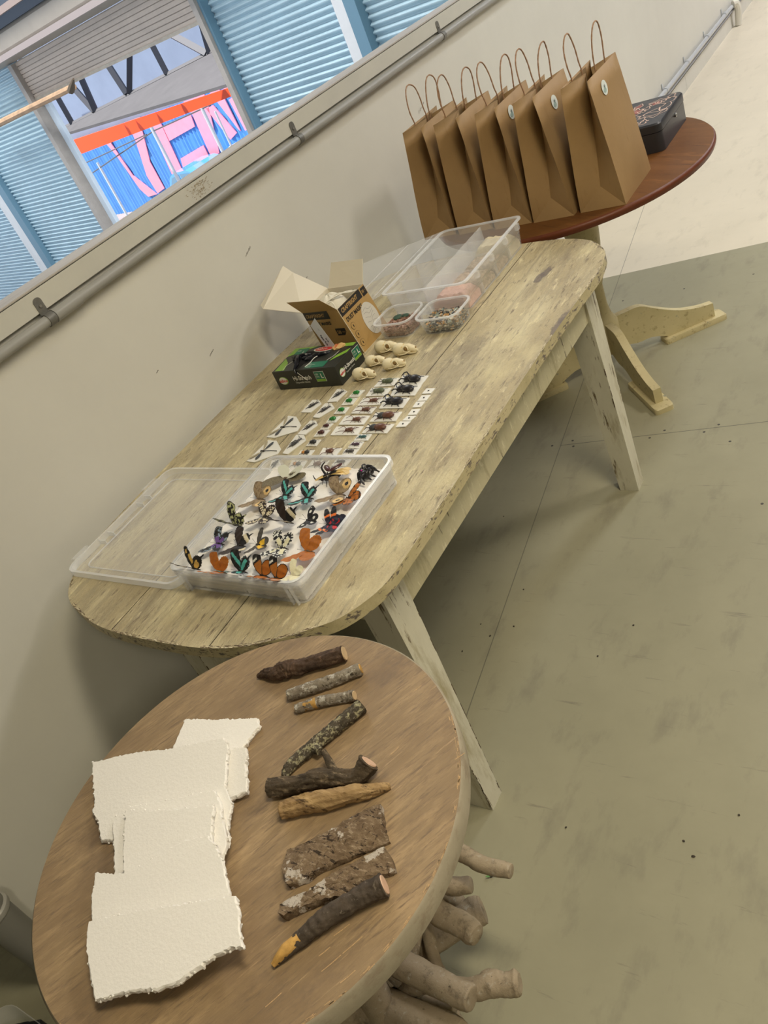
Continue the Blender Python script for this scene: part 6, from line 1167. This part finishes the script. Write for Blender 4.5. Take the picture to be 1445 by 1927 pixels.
for k, (kind, (x, y), e, (a_, s_)) in enumerate(BFLY):
    if kind == 'redband' and x > .82: x -= .010
    zb = .8015 if e < 30 else .800; E_ = math.radians(e); L_ = math.hypot(a_, s_); th = math.atan2(a_, s_)
    t = thing('butterfly', (x, y, zb), blab[k]+', in the case', 'butterfly', 'pinned butterflies in the plastic case')
    col = {'cream': CRB, 'eye': BROWNB, 'leaf': BROWNB, 'tiger': HAIR}.get(kind, HAIR)
    mb = MB(); mb.ell((x, y, zb), (.0052, .0026, .0024), col); mb.ell((x-.0062, y, zb+.0004), (.0018, .0020, .0017), col)
    mb.tube([(x+.003, y, zb), (x+.009, y, zb-.001), (x+.0165, y, zb-.003)], [.0020, .0018, .0007], col, 8)
    for sg in (-1, 1): mb.tube([(x-.007, y+sg*.0008, zb+.001), (x-.013, y+sg*.004, zb+.006), (x-.0175, y+sg*.0065, zb+.009)], [.00022, .00022, .0005], HAIR, 4)
    mb.build('body', t)
    fw = Vector((-1, 0, 0)); jag = {'leaf': .022, 'mormon': .06, 'jay_green': .05, 'jay_purple': .05, 'bluebottle': .04, 'swallow_yellow': .05, 'checker': .04, 'lime': .03}.get(kind, .012)
    hshape = TAIL if kind in ('swallow_yellow', 'jay_purple', 'jay_green', 'bluebottle', 'mormon', 'leaf') and kind != 'leaf' else HIND
    if kind in ('bluebottle', 'mormon', 'jay_green'): hshape = [(u*(.90 if u > .7 else 1), v) for u, v in TAIL]
    fshape = LONG if kind in ('julia', 'redband', 'greyyellow', 'swallow_yellow') else FORE
    for sg in (1, -1):
        Es = E_+(math.radians(5) if sg > 0 and e < 30 else (math.radians(-5) if e < 30 else 0)); out = Vector((0, sg*math.cos(Es), math.sin(Es))); l2 = L_*(1.06 if sg > 0 else 1.07)
        th2 = th if kind != 'julia' or sg > 0 else .55
        ax = out*math.cos(th2)+fw*math.sin(th2); pn = fw*math.cos(th2)-out*math.sin(th2)
        fshape2 = [(u, v*.82) for u, v in fshape]; hshape2 = [(u*.93, v*.86) for u, v in hshape]
        wing(t, 'forewing', fshape2, Vector((x-.002, y, zb+.0012)), ax, pn, l2, kind, True, jag*.5, k)
        th3 = th2-math.radians(72 if kind != 'julia' else 55); ax2 = out*math.cos(th3)+fw*math.sin(th3); pn2 = fw*math.cos(th3)-out*math.sin(th3)
        wing(t, 'hindwing', hshape2, Vector((x+.001, y, zb+.0006)), ax2, pn2, l2*(1.05 if kind in ('eye', 'tiger', 'lime') else .98), kind, False, jag, k+50)
    mb = MB(); mb.tube([(x, y, FZ-.004), (x, y, zb+.009)], .00025, PIN, 5); mb.build('pin', t)
# cicada-like moth with long flat wings
x, y = MOTH; zb = .799; t = thing('moth', (x, y, zb), 'grey-brown spotted moth with long outspread wings at the far left of the case', 'moth')
mb = MB(); mb.ell((x, y, zb), (.011, .0035, .003), BROWNB); mb.ell((x+.016, y+.010, zb+.006), (.010, .0030, .003), mat('striped_tail', (.04, .035, .03), .6, col2=(.5, .45, .33), scale=500, thr=(.5, .52)), None, 10, .6); mb.build('body', t)
for (ax, l_, shp_, kd) in ((Vector((-.72, -.66, .10)), .062, LONG, 'spk'), (Vector((.90, .28, -.03)), .050, LONG, 'spk'), (Vector((.72, .66, .22)), .046, LONG, 'pale'), (Vector((-.35, .30, .15)), .042, LONG, 'pale')):
    ax.normalize(); pn = Vector((0, 0, 1)).cross(ax).normalized(); pats = pat
    mb = MB(); pts = smooth_loop(shp_, 4); up = [Vector((x, y, zb+.001))+ax*(u*l_*(1 if shp_ is LONG else 1.3))+pn*(v*l_*1.5) for u, v in pts]
    mb.add(up+[v+Vector((0, 0, .0003)) for v in up], [tuple(range(len(up)-1, -1, -1)), tuple(range(len(up), 2*len(up)))]+[(i, (i+1) % len(up), len(up)+(i+1) % len(up), len(up)+i) for i in range(len(up))], mat('speckled_wing', (.20, .165, .09), .6, col2=(.09, .07, .04), scale=420, thr=(.45, .55)) if kd == 'spk' else mat('clear_pale_wing', (.58, .58, .47), .5)); mb.build('wing', t, False)
# horned beetle with spread wings
x, y = RHINO; zb = .7995; t = thing('horned_beetle', (x, y, zb), 'large shiny black horned beetle with yellowish spread wings at the back of the case', 'beetle')
BB = IM['beetle_black']; mb = MB(); mb.ell((x+.006, y+.006, zb), (.017, .0095, .009), BB, None, 14, .5); mb.ell((x-.008, y-.004, zb+.001), (.010, .009, .0085), BB, None, 14, .5); mb.ell((x-.017, y-.010, zb), (.005, .005, .004), BB); mb.build('body', t)
for pts, rr_2 in (([(x-.010, y-.002, zb+.008), (x-.016, y+.002, zb+.022), (x-.006, y+.010, zb+.032)], [.003, .0026, .001]), ([(x-.018, y-.012, zb+.002), (x-.030, y-.016, zb+.004), (x-.036, y-.012, zb+.012)], [.0022, .002, .0008])):
    mb = MB(); mb.tube(smooth_path(pts, 5), [rr_2[0]+(rr_2[2]-rr_2[0])*i/10 for i in range(11)], BB, 8); mb.build('horn', t)
for (sg, a, l_) in ((1, 1.0, .030), (-1, 2.5, .026)):
    mb = MB(); mb.ell((x+math.cos(a)*.016, y+math.sin(a)*.014+.004, zb+.012), (.017, .006, .0035), IM['beetle_maroon'], None, 12, a); mb.build('wing_case', t)
YW = mat('yellow_wing_film', (.66, .46, .16), .4, var=.2, scale=60)
for (dx, dy, wd) in ((.046, .006, .010), (.042, .020, .009), (-.030, -.020, .006)):
    d = Vector((dx, dy, 0)); n_ = Vector((-d.y, d.x, 0)).normalized(); o = Vector((x+.002, y, zb+.006)); mb = MB(); pts = smooth_loop([(0, .2), (.4, .8), (.8, 1), (1, .3), (.95, -.5), (.5, -.6), (0, -.2)], 3)
    up = [o+d*u+n_*v*wd+Vector((0, 0, .002*math.sin(u*4))) for u, v in pts]; mb.add(up+[v+Vector((0, 0, .0003)) for v in up], [tuple(range(len(up)-1, -1, -1)), tuple(range(len(up), 2*len(up)))]+[(i, (i+1) % len(up), len(up)+(i+1) % len(up), len(up)+i) for i in range(len(up))], YW); mb.build('wing', t, False)
for a in (-2.4, -1.6, -.7, .8, 1.7, 2.6):
    mb = MB(); d = Vector((math.cos(a), math.sin(a), 0)); o = Vector((x, y, zb)); mb.tube([o+d*.007, o+d*.017+Vector((0, 0, .004)), o+d*.024-Vector((0, 0, .010))], [.0012, .001, .0006], BB, 6); mb.build('leg', t)
# black spidery creature with a pink pin
x, y = CRAB; zb = .800; t = thing('pinned_spider', (x, y, zb), 'knobbly black long-legged specimen with a pink-headed pin, far right corner of the case', 'spider')
r = random.Random(5); mb = MB(); mb.ell((x, y, zb), (.012, .010, .009), BB); mb.ell((x+.010, y+.008, zb+.003), (.009, .008, .008), BB); mb.build('body', t)
for j in range(12):
    a = 2*PI*j/12+.2; l_ = r.uniform(.014, .022) if j not in (4, 9, 0) else .032; d = Vector((math.cos(a), math.sin(a), 0)); n_ = Vector((-d.y, d.x, 0)); o = Vector((x+.003, y+.003, zb+.002))
    mb = MB(); mb.tube(smooth_path([o+d*.007, o+d*l_*.55+n_*.004+Vector((0, 0, .009)), o+d*l_*.85-n_*.003+Vector((0, 0, .004)), o+d*l_+n_*.004+Vector((0, 0, -.010+.003*(j % 2)))], 3), [.0019, .0019, .0022, .0019, .0019, .0022, .0018, .0018, .0020, .0012], BB, 7, rough=.3); mb.build('leg', t)
mb = MB(); mb.tube([(x-.002, y-.003, zb+.006), (x-.002, y-.003, zb+.011)], .0003, PIN, 5); mb.ell((x-.002, y-.003, zb+.0125), (.0019, .0019, .0019), mat('pink_pin_head', (.62, .03, .35), .3)); mb.build('pin', t)
# ============================================================ FLOOR BITS
DEB = mat('dark_debris', (.045, .035, .025), .9)
for k, (x, y) in enumerate(DEBRIS[:14]):
    if x < -.1: continue
    mb = MB(); r = random.Random(k); mb.ell((x, y, .0015), (.004*r.uniform(.5, 1.1), .003*r.uniform(.5, 1), .0015), DEB, None, 6, r.uniform(0, 3))
    o = mb.build('floor_crumb', None); tag(o, 'small dark crumb of bark on the grey-green floor', 'crumb', 'dark crumbs scattered on the floor')
mb = MB()
for (x, y) in NAILS: mb.lathe([(.0, -.001), (.0045, -.0005), (.0045, .0002), (.0, .0003)], (x, y), mat('dark_nail_head', (.06, .055, .045), .6), 10)
o = mb.build('floor_nail_heads', None, False, 'structure')
LEAF = mat('green_leaf', (.08, .20, .03), .5); lx, ly = DEBRIS[0]
lf = thing('leaf_scrap', (lx, ly, .003), 'small green leaf scrap on the floor beside the driftwood', 'leaf')
for a in (.3, 2.3, 3.9):
    mb = MB(); M = Matrix.Translation((lx, ly, .004)) @ Matrix.Rotation(a, 4, 'Z') @ Matrix.Rotation(-.25, 4, 'Y'); up = [M @ Vector(v) for v in [(0, 0, 0), (.006, .003, .001), (.013, 0, .002), (.006, -.003, .001)]]
    mb.add(up+[v+Vector((0, 0, .0004)) for v in up], [(0, 3, 2, 1), (4, 5, 6, 7), (0, 1, 5, 4), (1, 2, 6, 5), (2, 3, 7, 6), (3, 0, 4, 7)], LEAF); mb.build('leaflet', lf, False)
# ============================================================ LEFT EDGE, BESIDE THE WALL END
BK = mat('grey_plastic_drum', (.20, .195, .175), .45); BKR = mat('pale_plastic_rim', (.40, .39, .36), .4)
t = thing('grey_canister', (.06, .10, 0), 'grey rounded canister with a paler rim, cut by the left edge of the photo', 'canister')
mb = MB(); mb.lathe([(.034, .0), (.036, .01), (.040, .29), (.036, .315), (.02, .325)], (.06, .106), BK, 32); mb.build('body', t)
mb = MB(); mb.lathe([(.041, .275), (.0445, .28), (.0445, .292), (.041, .296)], (.06, .106), BKR, 32); mb.build('rim', t)
t = thing('storage_tub', (.24, -.08, 0), 'clear rounded storage tub on the floor holding black parts, bottom left corner', 'tub')
mb = MB(); mb.prism(rr_(.13, -.24, .37, -.02, .05), .002, .004, PLS); ringwall(mb, rr_(.13, -.24, .37, -.02, .05), rr_(.132, -.238, .368, -.022, .049), .004, .15, PLS, rr_(.115, -.255, .385, -.005, .055), rr_(.117, -.253, .383, -.007, .054)); mb.build('tray', t)
r = random.Random(9); DKP = mat('black_tool_plastic', (.010, .011, .012), .35); YEL = mat('yellow_tool_part', (.55, .50, .05), .4); GRN = mat('green_tool_part', (.10, .25, .08), .4)
TL = ['large black plastic part at the bottom of the clear storage tub', 'yellow and black plastic part in the storage tub', 'green and black plastic part in the storage tub', 'topmost black plastic part in the clear storage tub']
for k in range(4):
    x, y, z = .20+.012*(k % 2), -.045, .03+.033*k; M = Matrix.Translation((x, y, z)) @ Matrix.Rotation(.25*k-.2, 4, 'Z')
    mb = MB(); mb.box((-.055, -.022, -.014), (.055, .022, .014), [DKP, YEL, GRN, DKP][k], M); mb.box((-.03, -.026, -.006), (.02, .026, .010), DKP, M)
    tag(mb.build('tool_part', None, False, bevel=.003), TL[k], 'tool part', 'black parts in the storage tub')
